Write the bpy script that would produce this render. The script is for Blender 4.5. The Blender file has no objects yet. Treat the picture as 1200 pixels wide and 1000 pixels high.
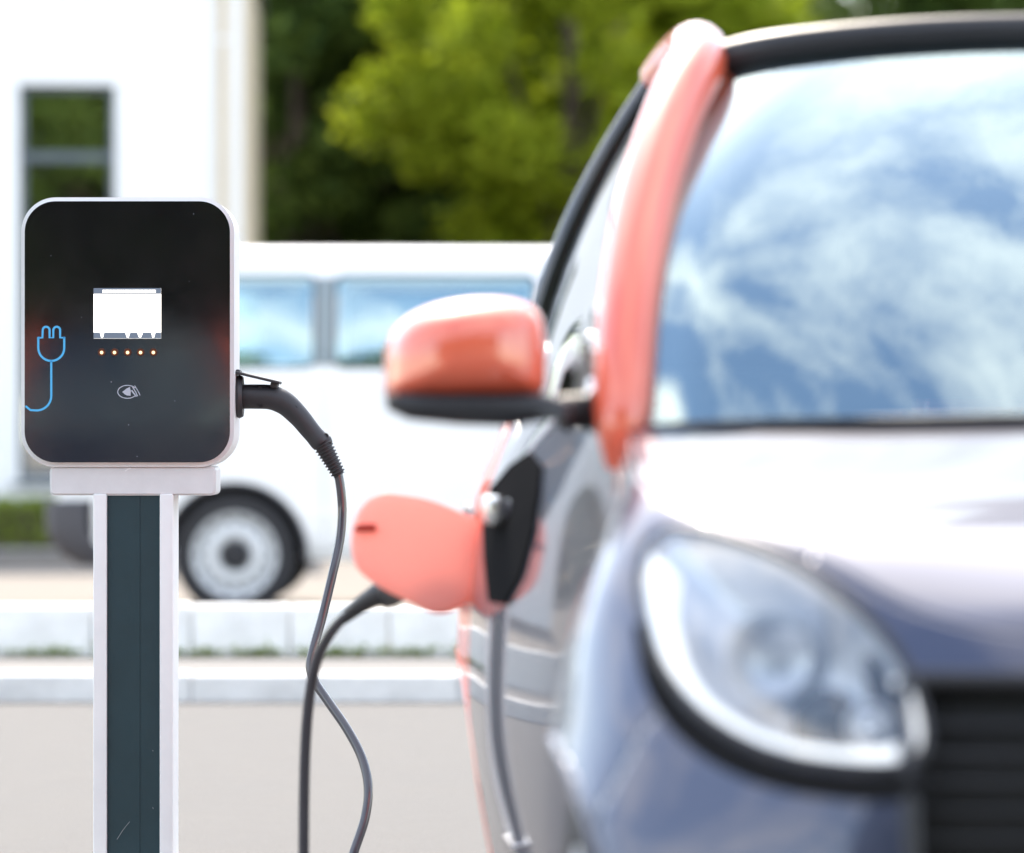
import bpy, bmesh, math, random
import numpy as np
from mathutils import Vector, Matrix
from mathutils.bvhtree import BVHTree

# ------------------------------------------------------------------ camera, sky, sun, exposure
scene = bpy.context.scene
COL = scene.collection
R = math.radians
FPX = 4200.0                      # focal length in pixels of the 1200x1000 photograph
HZ = 509.0                        # horizon row
CAM_Z = 1.0
cam_d = bpy.data.cameras.new('camera')
cam = bpy.data.objects.new('camera', cam_d); COL.objects.link(cam)
cam_d.sensor_width = 36.0; cam_d.lens = 36.0 * FPX / 1200.0
cam_d.clip_start = 0.05; cam_d.clip_end = 2000.0
cam.location = (0, 0, CAM_Z)
cam.rotation_euler = (R(90) + math.atan((HZ - 500) / FPX), 0, 0)
cam_d.dof.use_dof = True
cam_d.dof.focus_distance = 7.80
cam_d.dof.aperture_fstop = 0.126 / 0.058
cam_d.dof.aperture_blades = 0
scene.camera = cam

SUN = Vector((-0.12, 0.68, 0.72)).normalized()     # towards the sun
sun_el = math.asin(SUN.z); sun_az = math.atan2(SUN.x, SUN.y)
world = bpy.data.worlds.new('World'); scene.world = world; world.use_nodes = True
nt = world.node_tree; nt.nodes.clear()
def wn(t, **k):
    n = nt.nodes.new(t)
    for a, b in k.items(): setattr(n, a, b)
    return n
wo = wn('ShaderNodeOutputWorld'); bg = wn('ShaderNodeBackground'); bg.inputs['Strength'].default_value = 0.15
sky = wn('ShaderNodeTexSky', sky_type='NISHITA', sun_disc=False)
sky.sun_elevation = sun_el; sky.sun_rotation = sun_az
sky.air_density = 1.0; sky.dust_density = 0.8; sky.ozone_density = 1.0
tc = wn('ShaderNodeTexCoord'); sep = wn('ShaderNodeSeparateXYZ')
nt.links.new(tc.outputs['Generated'], sep.inputs[0])
def wm(op, a, b):
    m = wn('ShaderNodeMath', operation=op)
    for i, x in enumerate((a, b)):
        if isinstance(x, (int, float)): m.inputs[i].default_value = x
        else: nt.links.new(x, m.inputs[i])
    return m.outputs[0]
zz = wm('ADD', wm('MAXIMUM', sep.outputs[2], 0.0), 0.18)
cx = wm('DIVIDE', sep.outputs[0], zz); cy = wm('DIVIDE', sep.outputs[1], zz)
cmb = wn('ShaderNodeCombineXYZ'); nt.links.new(cx, cmb.inputs[0]); nt.links.new(cy, cmb.inputs[1])
cmb.inputs[2].default_value = 3.7
cn = wn('ShaderNodeTexNoise'); cn.inputs['Scale'].default_value = 3.4; cn.inputs['Detail'].default_value = 8
cn.inputs['Roughness'].default_value = 0.56; cn.inputs['Distortion'].default_value = 0.25
nt.links.new(cmb.outputs[0], cn.inputs['Vector'])
cr = wn('ShaderNodeValToRGB'); cr.color_ramp.elements[0].position = 0.42; cr.color_ramp.elements[1].position = 0.80
nt.links.new(cn.outputs['Fac'], cr.inputs[0])
mx = wn('ShaderNodeMixRGB'); mx.inputs[2].default_value = (7.2, 7.05, 6.9, 1)
nt.links.new(cr.outputs[0], mx.inputs[0]); nt.links.new(sky.outputs[0], mx.inputs[1])
nt.links.new(mx.outputs[0], bg.inputs['Color']); nt.links.new(bg.outputs[0], wo.inputs[0])

sl = bpy.data.lights.new('sun', 'SUN'); sl.energy = 2.4; sl.angle = R(0.6); sl.color = (1.0, 0.95, 0.88)
so = bpy.data.objects.new('sun', sl); COL.objects.link(so)
so.rotation_euler = (-SUN).to_track_quat('-Z', 'Y').to_euler(); so.location = SUN * 50
scene.view_settings.view_transform = 'Standard'; scene.view_settings.look = 'None'
scene.view_settings.exposure = 2.0; scene.view_settings.gamma = 1.0
scene.view_settings.use_curve_mapping = False
scene.view_settings.use_white_balance = True; scene.view_settings.white_balance_temperature = 7150
scene.render.engine = 'CYCLES'
scene.cycles.use_denoising = True
scene.cycles.max_bounces = 10; scene.cycles.transparent_max_bounces = 16
scene.cycles.sample_clamp_indirect = 8.0

# ------------------------------------------------------------------ helpers
rng = random.Random(7); nrng = np.random.default_rng(11)

def mat(name, col, rough=0.5, metal=0.0, coat=0.0, spec=0.5, noise=0.0, nscale=20.0, bump=0.0, bscale=60.0,
        emit=None, estr=0.0, sheen=0.0, ior=None, flake=0.0):
    m = bpy.data.materials.new(name); m.use_nodes = True
    t = m.node_tree; b = t.nodes['Principled BSDF']
    b.inputs['Base Color'].default_value = (*col, 1); b.inputs['Roughness'].default_value = rough
    b.inputs['Metallic'].default_value = metal; b.inputs['Coat Weight'].default_value = coat
    b.inputs['Coat Roughness'].default_value = 0.03
    b.inputs['Specular IOR Level'].default_value = spec
    if ior: b.inputs['IOR'].default_value = ior
    if emit: b.inputs['Emission Color'].default_value = (*emit, 1); b.inputs['Emission Strength'].default_value = estr
    tx = t.nodes.new('ShaderNodeTexCoord')
    if noise > 0:
        n = t.nodes.new('ShaderNodeTexNoise'); n.inputs['Scale'].default_value = nscale; n.inputs['Detail'].default_value = 6
        n.inputs['Roughness'].default_value = 0.65
        t.links.new(tx.outputs['Object'], n.inputs['Vector'])
        r = t.nodes.new('ShaderNodeMapRange')
        r.inputs['From Min'].default_value = 0.3; r.inputs['From Max'].default_value = 0.7
        r.inputs['To Min'].default_value = 1 - noise; r.inputs['To Max'].default_value = 1 + noise
        t.links.new(n.outputs['Fac'], r.inputs['Value'])
        v = t.nodes.new('ShaderNodeVectorMath'); v.operation = 'SCALE'; v.inputs[0].default_value = col
        t.links.new(r.outputs[0], v.inputs['Scale']); t.links.new(v.outputs[0], b.inputs['Base Color'])
        rr = t.nodes.new('ShaderNodeMapRange'); rr.inputs['To Min'].default_value = max(0, rough - 0.08)
        rr.inputs['To Max'].default_value = min(1, rough + 0.08)
        t.links.new(n.outputs['Fac'], rr.inputs['Value']); t.links.new(rr.outputs[0], b.inputs['Roughness'])
    if bump > 0:
        n2 = t.nodes.new('ShaderNodeTexNoise'); n2.inputs['Scale'].default_value = bscale; n2.inputs['Detail'].default_value = 4
        t.links.new(tx.outputs['Object'], n2.inputs['Vector'])
        bp = t.nodes.new('ShaderNodeBump'); bp.inputs['Strength'].default_value = bump; bp.inputs['Distance'].default_value = 0.02
        t.links.new(n2.outputs['Fac'], bp.inputs['Height']); t.links.new(bp.outputs[0], b.inputs['Normal'])
    return m

def glass_mat(name, tint, refl, gloss=0.01, gtint=(1, 1, 1)):
    """coated automotive glass: a see-through tinted sheet with a mirror coat of its own"""
    m = bpy.data.materials.new(name); m.use_nodes = True
    t = m.node_tree; t.nodes.clear()
    o = t.nodes.new('ShaderNodeOutputMaterial'); mix = t.nodes.new('ShaderNodeMixShader')
    tr = t.nodes.new('ShaderNodeBsdfTransparent'); tr.inputs[0].default_value = (*tint, 1)
    gl = t.nodes.new('ShaderNodeBsdfGlossy'); gl.inputs['Roughness'].default_value = gloss; gl.inputs['Color'].default_value = (*gtint, 1)
    fr = t.nodes.new('ShaderNodeLayerWeight'); fr.inputs['Blend'].default_value = 0.5
    mr = t.nodes.new('ShaderNodeMapRange'); mr.inputs['To Min'].default_value = refl; mr.inputs['To Max'].default_value = 1.0
    pw = t.nodes.new('ShaderNodeMath'); pw.operation = 'POWER'; pw.inputs[1].default_value = 3.0
    t.links.new(fr.outputs['Facing'], pw.inputs[0]); t.links.new(pw.outputs[0], mr.inputs['Value'])
    t.links.new(mr.outputs[0], mix.inputs[0]); t.links.new(tr.outputs[0], mix.inputs[1]); t.links.new(gl.outputs[0], mix.inputs[2])
    t.links.new(mix.outputs[0], o.inputs[0])
    return m

def thin_plastic(name, col, trans):
    m = mat(name, col, 0.45); t = m.node_tree; b = t.nodes['Principled BSDF']; o = t.nodes['Material Output']
    tr = t.nodes.new('ShaderNodeBsdfTranslucent'); tr.inputs[0].default_value = (*col, 1)
    mix = t.nodes.new('ShaderNodeMixShader'); mix.inputs[0].default_value = trans
    t.links.new(b.outputs[0], mix.inputs[1]); t.links.new(tr.outputs[0], mix.inputs[2]); t.links.new(mix.outputs[0], o.inputs[0])
    return m
def leaf_mat(name, c1, c2, trans=0.35):
    m = bpy.data.materials.new(name); m.use_nodes = True
    t = m.node_tree; t.nodes.clear()
    o = t.nodes.new('ShaderNodeOutputMaterial'); mix = t.nodes.new('ShaderNodeMixShader'); mix.inputs[0].default_value = trans
    d = t.nodes.new('ShaderNodeBsdfPrincipled'); d.inputs['Roughness'].default_value = 0.75; d.inputs['Specular IOR Level'].default_value = 0.12
    tr = t.nodes.new('ShaderNodeBsdfTranslucent')
    g = t.nodes.new('ShaderNodeNewGeometry'); rmp = t.nodes.new('ShaderNodeValToRGB')
    rmp.color_ramp.elements[0].color = (*c1, 1); rmp.color_ramp.elements[1].color = (*c2, 1)
    t.links.new(g.outputs['Random Per Island'], rmp.inputs[0])
    t.links.new(rmp.outputs[0], d.inputs['Base Color']); t.links.new(rmp.outputs[0], tr.inputs['Color'])
    t.links.new(d.outputs[0], mix.inputs[1]); t.links.new(tr.outputs[0], mix.inputs[2]); t.links.new(mix.outputs[0], o.inputs[0])
    return m

def obj(name, verts, faces, m, parent=None, smooth=False, sharp=None):
    me = bpy.data.meshes.new(name); me.from_pydata([tuple(v) for v in verts], [], faces); me.update()
    if m: me.materials.append(m)
    if smooth:
        me.polygons.foreach_set('use_smooth', [True] * len(me.polygons))
        if sharp is not None: me.set_sharp_from_angle(angle=R(sharp))
    o = bpy.data.objects.new(name, me); COL.objects.link(o); o.parent = parent
    return o
def from_bm(name, bm, m, parent=None, smooth=False, sharp=None):
    bmesh.ops.recalc_face_normals(bm, faces=bm.faces)
    me = bpy.data.meshes.new(name); bm.to_mesh(me); bm.free()
    if m: me.materials.append(m)
    if smooth:
        me.polygons.foreach_set('use_smooth', [True] * len(me.polygons))
        if sharp is not None: me.set_sharp_from_angle(angle=R(sharp))
    o = bpy.data.objects.new(name, me); COL.objects.link(o); o.parent = parent
    return o
def empty(name, loc=(0, 0, 0), rz=0.0):
    o = bpy.data.objects.new(name, None); COL.objects.link(o); o.location = loc; o.rotation_euler = (0, 0, rz)
    o.empty_display_size = 0.1
    return o
def tag(o, label=None, cat=None, group=None, kind=None):
    if label: o['label'] = label
    if cat: o['category'] = cat
    if group: o['group'] = group
    if kind: o['kind'] = kind
    return o
def bm_box(bm, c, s, bev=0.0, seg=2, rot=None):
    r = bmesh.ops.create_cube(bm, size=1.0)
    vs = r['verts']
    bmesh.ops.scale(bm, vec=s, verts=vs)
    if bev > 0:
        es = list({e for v in vs for e in v.link_edges})
        rr = bmesh.ops.bevel(bm, geom=es, offset=bev, segments=seg, affect='EDGES', profile=0.6)
        vs = list({v for f in rr['faces'] for v in f.verts} | {v for v in vs if v.is_valid})
    if rot is not None: bmesh.ops.rotate(bm, cent=(0, 0, 0), matrix=rot, verts=vs)
    bmesh.ops.translate(bm, vec=c, verts=vs)
def box(name, c, s, m, parent=None, bev=0.0, seg=2, rot=None):
    bm = bmesh.new(); bm_box(bm, c, s, bev, seg, rot)
    return from_bm(name, bm, m, parent, smooth=bev > 0, sharp=35)
def catmull(P, n):
    P = [np.array(p, float) for p in P]; out = []
    Q = [2 * P[0] - P[1]] + P + [2 * P[-1] - P[-2]]
    for i in range(1, len(Q) - 2):
        for k in range(n):
            t = k / n; a, b, c, d = Q[i - 1], Q[i], Q[i + 1], Q[i + 2]
            out.append(0.5 * (2 * b + (c - a) * t + (2 * a - 5 * b + 4 * c - d) * t * t + (3 * b - a - 3 * c + d) * t ** 3))
    out.append(P[-1]); return out
def tube(name, pts, rad, m, parent=None, seg=12, flat=None, cap=True):
    """swept tube; rad is a number or a list; flat=(a,b) scales along two fixed axes"""
    pts = [np.array(p, float) for p in pts]; n = len(pts)
    rads = [rad] * n if isinstance(rad, (int, float)) else list(rad)
    V, F = [], []; up = np.array((0.0, 0.0, 1.0)); prev = None
    for i in range(n):
        t = pts[min(i + 1, n - 1)] - pts[max(i - 1, 0)]; t /= (np.linalg.norm(t) + 1e-12)
        if prev is None:
            a = np.cross(t, up)
            if np.linalg.norm(a) < 1e-3: a = np.cross(t, np.array((1.0, 0, 0)))
        else: a = prev - t * np.dot(prev, t)
        a /= np.linalg.norm(a); b = np.cross(t, a); prev = a
        fa, fb = flat if flat else (1, 1)
        for k in range(seg):
            th = 2 * math.pi * k / seg
            V.append(pts[i] + rads[i] * (fa * math.cos(th) * a + fb * math.sin(th) * b))
    for i in range(n - 1):
        for k in range(seg):
            k2 = (k + 1) % seg
            F.append((i * seg + k, i * seg + k2, (i + 1) * seg + k2, (i + 1) * seg + k))
    if cap:
        F.append(tuple(range(seg))[::-1]); F.append(tuple((n - 1) * seg + k for k in range(seg)))
    return obj(name, V, F, m, parent, smooth=True, sharp=50)
def grid_faces(nr, nc, off=0, closed=False):
    F = []
    for i in range(nr - 1):
        for j in range(nc - 1 + (1 if closed else 0)):
            j2 = (j + 1) % nc
            F.append((off + i * nc + j, off + i * nc + j2, off + (i + 1) * nc + j2, off + (i + 1) * nc + j))
    return F
def lathe(name, prof, m, parent, axis='x', seg=40, loc=(0, 0, 0), sharp=40):
    """prof: list of (radius, offset along axis)"""
    V, F = [], []
    for r, h in prof:
        for k in range(seg):
            t = 2 * math.pi * k / seg; a, b = r * math.cos(t), r * math.sin(t)
            p = {'x': (h, a, b), 'y': (a, h, b), 'z': (a, b, h)}[axis]
            V.append((p[0] + loc[0], p[1] + loc[1], p[2] + loc[2]))
    F = grid_faces(len(prof), seg, closed=True)
    bm = bmesh.new(); me = bpy.data.meshes.new('tmp'); me.from_pydata(V, [], F); bm.from_mesh(me); bpy.data.meshes.remove(me)
    bmesh.ops.remove_doubles(bm, verts=bm.verts, dist=1e-5)
    return from_bm(name, bm, m, parent, smooth=True, sharp=sharp)
def rrect(x0, x1, z0, z1, r, n=8):
    P = []
    for cx_, cz_, a0 in ((x1 - r, z1 - r, 0), (x0 + r, z1 - r, 90), (x0 + r, z0 + r, 180), (x1 - r, z0 + r, 270)):
        for k in range(n + 1):
            a = R(a0 + 90 * k / n); P.append((cx_ + r * math.cos(a), cz_ + r * math.sin(a)))
    return P
def extrude_xz(name, poly, y0, y1, m, parent, bev=0.0, seg=3, smooth=True):
    bm = bmesh.new()
    vs = [bm.verts.new((x, y0, z)) for x, z in poly]
    f = bm.faces.new(vs)
    r = bmesh.ops.extrude_face_region(bm, geom=[f])
    bmesh.ops.translate(bm, vec=(0, y1 - y0, 0), verts=[e for e in r['geom'] if isinstance(e, bmesh.types.BMVert)])
    if bev > 0:
        es = [e for e in bm.edges if abs(e.verts[0].co.y - e.verts[1].co.y) < 1e-6]
        bmesh.ops.bevel(bm, geom=es, offset=bev, segments=seg, affect='EDGES')
    return from_bm(name, bm, m, parent, smooth=smooth, sharp=40)
def strip(name, pts, w, y, m, parent, closed=False):
    """flat printed line in an XZ plane"""
    P = [np.array(p, float) for p in pts]; n = len(P); V, F = [], []
    for i in range(n):
        if closed: t = P[(i + 1) % n] - P[i - 1]
        else: t = P[min(i + 1, n - 1)] - P[max(i - 1, 0)]
        t /= np.linalg.norm(t) + 1e-12; nn = np.array((-t[1], t[0]))
        for s in (-1, 1):
            q = P[i] + nn * w * 0.5 * s; V.append((q[0], y, q[1]))
    for i in range(n if closed else n - 1):
        j = (i + 1) % n; F.append((2 * i, 2 * i + 1, 2 * j + 1, 2 * j))
    return obj(name, V, F, m, parent)
def flat_poly(name, pts, y, m, parent):
    return obj(name, [(x, y, z) for x, z in pts], [tuple(range(len(pts)))], m, parent)
def copy_tree(o, parent=None):
    c = o.copy(); COL.objects.link(c); c.parent = parent
    for ch in list(o.children): copy_tree(ch, c)
    return c
def px(x, y, Y):
    """photo pixel at depth Y -> world point"""
    return ((x - 600) / FPX * Y, Y, CAM_Z - (y - HZ) / FPX * Y)

# ------------------------------------------------------------------ materials
M = {}
M['asphalt'] = mat('asphalt', (0.080, 0.0785, 0.078), 0.85, noise=0.13, nscale=3.0, bump=0.5, bscale=120)
M['sand'] = mat('sand_paving', (0.170, 0.150, 0.130), 0.9, noise=0.12, nscale=1.5, bump=0.4, bscale=50)
M['pave'] = mat('pale_paving', (0.118, 0.115, 0.112), 0.85, noise=0.12, nscale=2.0, bump=0.3, bscale=60)
M['stone'] = mat('pale_stone', (0.84, 0.84, 0.83), 0.8, noise=0.12, nscale=6.0, bump=0.35, bscale=50)
M['kerbstone'] = mat('kerb_stone', (0.68, 0.675, 0.67), 0.8, noise=0.15, nscale=7.0, bump=0.35, bscale=60)
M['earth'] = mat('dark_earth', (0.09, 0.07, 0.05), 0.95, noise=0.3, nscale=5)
M['stucco'] = mat('white_stucco', (0.85, 0.86, 0.865), 0.9, noise=0.03, nscale=0.8, bump=0.15, bscale=80)
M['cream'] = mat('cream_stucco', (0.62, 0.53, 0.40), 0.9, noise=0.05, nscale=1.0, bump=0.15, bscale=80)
M['winframe'] = mat('slate_window_frame', (0.10, 0.125, 0.15), 0.4)
M['roofing'] = mat('dark_roofing', (0.06, 0.06, 0.065), 0.7, noise=0.2)
M['interior'] = mat('room_interior', (0.22, 0.20, 0.13), 0.9, noise=0.3, nscale=1.5)
M['winglass'] = glass_mat('window_glass', (0.75, 0.82, 0.78), 0.42)
M['bark'] = mat('bark', (0.075, 0.055, 0.04), 0.9, noise=0.35, nscale=9, bump=0.8, bscale=25)
M['leaf_lime'] = leaf_mat('leaf_lime', (0.19, 0.255, 0.014), (0.34, 0.40, 0.035), 0.45)
M['leaf_dark'] = leaf_mat('leaf_dark', (0.034, 0.066, 0.015), (0.095, 0.140, 0.026), 0.28)
M['leaf_hedge'] = leaf_mat('leaf_hedge', (0.14, 0.21, 0.04), (0.28, 0.34, 0.07), 0.3)
M['vanwhite'] = mat('white_van_paint', (0.86, 0.87, 0.875), 0.3, coat=0.6, noise=0.02, nscale=1.5)
M['vanglass'] = glass_mat('van_glass', (0.68, 0.90, 0.90), 0.36, gtint=(0.75, 0.97, 1.0))
M['vaninner'] = mat('van_lining', (0.68, 0.71, 0.71), 0.8, noise=0.1)
M['greyplastic'] = mat('grey_plastic', (0.06, 0.06, 0.072), 0.55, noise=0.1, bump=0.1)
M['vanpillar'] = mat('grey_window_pillar', (0.22, 0.27, 0.29), 0.3, coat=0.5)
M['vanseam'] = mat('grey_seam', (0.35, 0.36, 0.37), 0.6)
M['rubber'] = mat('tyre_rubber', (0.022, 0.022, 0.026), 0.75, noise=0.2, nscale=14, bump=0.15, bscale=80)
M['steel'] = mat('silver_wheel_steel', (0.58, 0.60, 0.62), 0.5, metal=0.15, noise=0.08, nscale=10)
M['black'] = mat('black_void', (0.012, 0.012, 0.014), 0.7)
M['redlamp'] = mat('red_lamp', (0.35, 0.02, 0.02), 0.15, coat=1.0)
M['navy'] = mat('navy_metallic_paint', (0.020, 0.028, 0.070), 0.38, metal=0.45, coat=1.0, spec=1.0); M['navy'].node_tree.nodes['Principled BSDF'].inputs['Coat IOR'].default_value = 1.55
M['coral'] = mat('coral_paint', (0.85, 0.13, 0.06), 0.42, coat=0.9); M['coral'].node_tree.nodes['Principled BSDF'].inputs['Coat IOR'].default_value = 1.8
M['coral_in'] = thin_plastic('coral_plastic', (0.92, 0.50, 0.45), 0.5)
M['red_in'] = mat('red_plastic', (0.50, 0.03, 0.015), 0.5)
M['cartrim'] = mat('black_car_trim', (0.018, 0.018, 0.022), 0.45, noise=0.1)
M['satin'] = mat('satin_black', (0.016, 0.016, 0.017), 0.8, spec=0.0)
M['gloss_black'] = mat('gloss_black', (0.015, 0.016, 0.018), 0.12, coat=0.8)
M['fabric'] = mat('black_roof_fabric', (0.035, 0.034, 0.038), 0.85, noise=0.12, nscale=40, bump=0.2, bscale=200)
M['carglass'] = glass_mat('windscreen_glass', (0.60, 0.68, 0.68), 0.36, gtint=(0.78, 0.97, 1.0))
M['sideglass'] = glass_mat('side_glass', (0.55, 0.63, 0.62), 0.45)
M['lens'] = glass_mat('lamp_lens', (0.93, 0.95, 0.96), 0.12)
M['chrome'] = mat('lamp_reflector', (0.55, 0.57, 0.61), 0.28, metal=0.6)
M['drl'] = mat('daytime_light', (0.62, 0.66, 0.70), 0.35, emit=(0.93, 0.96, 1.0), estr=0.27)
M['projector'] = mat('projector_glass', (0.03, 0.03, 0.03), 0.05, coat=1.0)
M['seat'] = mat('seat_fabric', (0.05, 0.05, 0.055), 0.85, noise=0.15)
M['dash'] = mat('dashboard', (0.035, 0.035, 0.04), 0.7, noise=0.1)
M['silver'] = mat('silver_trim', (0.75, 0.77, 0.78), 0.2, metal=0.8)
M['casing'] = mat('light_grey_casing', (0.80, 0.795, 0.80), 0.4, noise=0.03, nscale=6)
M['panel'] = mat('black_glass_panel', (0.009, 0.0085, 0.010), 0.05, spec=1.0, noise=0.12, nscale=9)
M['alu'] = mat('white_aluminium', (0.84, 0.84, 0.845), 0.38, noise=0.03, nscale=12)
M['teal'] = mat('dark_teal_metal', (0.012, 0.038, 0.049), 0.5, noise=0.12, nscale=9, bump=0.04, bscale=300)
M['bracket'] = mat('grey_bracket', (0.70, 0.70, 0.71), 0.4, noise=0.04)
M['screen'] = mat('lit_screen', (0.8, 0.8, 0.8), 0.3, emit=(1.0, 0.99, 0.95), estr=0.75)
M['screenbar'] = mat('screen_bar', (0.03, 0.04, 0.06), 0.3, emit=(0.27, 0.36, 0.52), estr=0.13)
M['cyan'] = mat('glowing_cyan_print', (0.06, 0.38, 0.68), 0.4, emit=(0.05, 0.35, 0.65), estr=0.06)  # print with a faint glow added to its colour
M['whiteprint'] = mat('pale_print', (0.45, 0.48, 0.55), 0.5)
M['ledring'] = mat('brown_led_ring', (0.10, 0.025, 0.010), 0.35)
M['led'] = mat('warm_led', (0.8, 0.5, 0.3), 0.3, emit=(1.0, 0.62, 0.36), estr=0.45)
M['cable'] = mat('grey_cable', (0.045, 0.045, 0.058), 0.27, coat=0.5, spec=0.6)
M['plug'] = mat('charcoal_plug_plastic', (0.030, 0.030, 0.034), 0.5, noise=0.1, bump=0.05, bscale=300)
M['bolt'] = mat('bolt_steel', (0.4, 0.4, 0.4), 0.35, metal=0.9)
M['scratch'] = mat('pale_scratch', (0.30, 0.33, 0.34), 0.7)

# ------------------------------------------------------------------ setting: ground, road, kerb, footpath, lot
def sheet(name, x0, x1, y0, y1, z, m, nx=1, ny=1):
    V = [(x0 + (x1 - x0) * j / nx, y0 + (y1 - y0) * i / ny, z) for i in range(ny + 1) for j in range(nx + 1)]
    return obj(name, V, grid_faces(ny + 1, nx + 1), m)
tag(sheet('ground', -400, 400, -400, 900, -0.012, M['sand']), kind='structure')
tag(sheet('road', -150, 150, -60, 13.40, 0.0, M['asphalt']), kind='structure')
tag(sheet('parking_lot', -150, 150, 14.66, 120, -0.004, M['sand']), kind='structure')
tag(sheet('pavement', -150, 150, 13.54, 14.52, 0.10, M['pave']), kind='structure')

kerb = empty('kerb', (0, 13.47, 0))
ks = []
def kerb_stone_mesh(L, D, H, bev):
    bm = bmesh.new(); bm_box(bm, (0, 0, H / 2 - 0.02), (L, D, H + 0.04), bev, 2)
    bmesh.ops.recalc_face_normals(bm, faces=bm.faces)
    me = bpy.data.meshes.new('kerb_stone'); bm.to_mesh(me); bm.free(); return me
kme = kerb_stone_mesh(0.9975, 0.145, 0.105, 0.014); kme.materials.append(M['kerbstone'])
for i in range(-12, 13):
    o = bpy.data.objects.new('kerb_stone', kme); COL.objects.link(o); o.parent = kerb
    o.location = (i * 1.0 + 0.3, rng.uniform(-.003, .003), rng.uniform(-.004, .004)); o.rotation_euler = (0, 0, rng.uniform(-.003, .003))
tag(kerb, 'grey kerb of long stones along the far edge of the road', 'kerb')

wall = empty('low_wall', (0, 14.59, 0.0))
wme = kerb_stone_mesh(0.393, 0.14, 0.305, 0.010); wme.materials.append(M['stone'])
for i in range(-26, 27):
    o = bpy.data.objects.new('stone_block', wme); COL.objects.link(o); o.parent = wall
    o.location = (i * 0.40 + 0.1, rng.uniform(-.004, .004), rng.uniform(-.006, .006)); o.rotation_euler = (0, 0, rng.uniform(-.006, .006))
tag(wall, 'low pale wall of stone blocks between footpath and sandy lot', 'wall')

def leaves(name, centers, normals_up, size, m, parent=None, jitter=1.0):
    """one mesh of small folded leaf faces"""
    n = len(centers); C = np.asarray(centers)
    a = nrng.normal(size=(n, 3)); a[:, 2] *= 0.7; a /= np.linalg.norm(a, axis=1)[:, None]
    b = nrng.normal(size=(n, 3)); b -= a * (a * b).sum(1)[:, None]; b /= np.linalg.norm(b, axis=1)[:, None]
    s = size * nrng.uniform(0.6, 1.3, size=(n, 1))
    V = np.empty((n, 4, 3)); V[:, 0] = C - a * s; V[:, 1] = C + b * s * 0.55; V[:, 2] = C + a * s; V[:, 3] = C - b * s * 0.55
    me = bpy.data.meshes.new(name)
    me.vertices.add(n * 4); me.vertices.foreach_set('co', V.reshape(-1))
    me.loops.add(n * 4); me.loops.foreach_set('vertex_index', np.arange(n * 4, dtype=np.int32))
    me.polygons.add(n); me.polygons.foreach_set('loop_start', np.arange(0, n * 4, 4, dtype=np.int32))
    me.update(); me.validate(); me.materials.append(m)
    o = bpy.data.objects.new(name, me); COL.objects.link(o); o.parent = parent
    return o
# weeds along the foot of the low wall
wc = []
for _ in range(70):
    x0 = rng.uniform(-3, 2.5); k = rng.randint(10, 40)
    for _ in range(k): wc.append((x0 + rng.gauss(0, .05), 14.50 + rng.gauss(0, .012), 0.11 + abs(rng.gauss(0, .014))))
wd = leaves('weeds', wc, None, 0.014, M['leaf_hedge'])
tag(wd, 'thin line of small green weeds along the foot of the low wall', 'weeds', kind='stuff')

# ------------------------------------------------------------------ building
BYAW = R(2.86)
bld = empty('white_building', (-2.34, 31.0, 0), BYAW)
tag(bld, 'white rendered building with a tall narrow dark framed window', 'building')
WX = [(-1.92, -1.085, 0.60, 4.02), (-4.7, -3.865, 0.60, 4.02), (-7.5, -6.665, 0.60, 4.02)]   # openings (local x0,x1,z0,z1)
def wall_with_holes(name, x0, x1, z1, holes, y, thick, m, parent):
    xs = sorted({x0, x1, *[h[0] for h in holes], *[h[1] for h in holes]}); zs = sorted({-0.05, z1, *[h[2] for h in holes], *[h[3] for h in holes]})
    bm = bmesh.new()
    def inside(cx_, cz_): return any(h[0] < cx_ < h[1] and h[2] < cz_ < h[3] for h in holes)
    def quad(*p): bm.faces.new([bm.verts.new(q) for q in p])
    for i in range(len(xs) - 1):
        for j in range(len(zs) - 1):
            if inside((xs[i] + xs[i + 1]) / 2, (zs[j] + zs[j + 1]) / 2): continue
            quad((xs[i], y, zs[j]), (xs[i + 1], y, zs[j]), (xs[i + 1], y, zs[j + 1]), (xs[i], y, zs[j + 1]))
    for h in holes:
        a, b, c, d = h
        quad((a, y, c), (a, y + thick, c), (a, y + thick, d), (a, y, d)); quad((b, y, c), (b, y, d), (b, y + thick, d), (b, y + thick, c))
        quad((a, y, d), (a, y + thick, d), (b, y + thick, d), (b, y, d)); quad((a, y, c), (b, y, c), (b, y + thick, c), (a, y + thick, c))
    bmesh.ops.remove_doubles(bm, verts=bm.verts, dist=1e-5)
    return from_bm(name, bm, m, parent)
wall_with_holes('wall', -12, 0, 5.5, WX, 0.0, 0.22, M['stucco'], bld)
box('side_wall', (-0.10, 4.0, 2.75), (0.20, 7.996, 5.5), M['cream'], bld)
box('back_wall', (-6.1, 7.9, 2.75), (11.79, 0.2, 5.5), M['stucco'], bld)
rf = box('roof', (-6.0, 4.0, 5.58), (12.1, 8.1, 0.14), M['roofing'], bld, 0.03)
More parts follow.
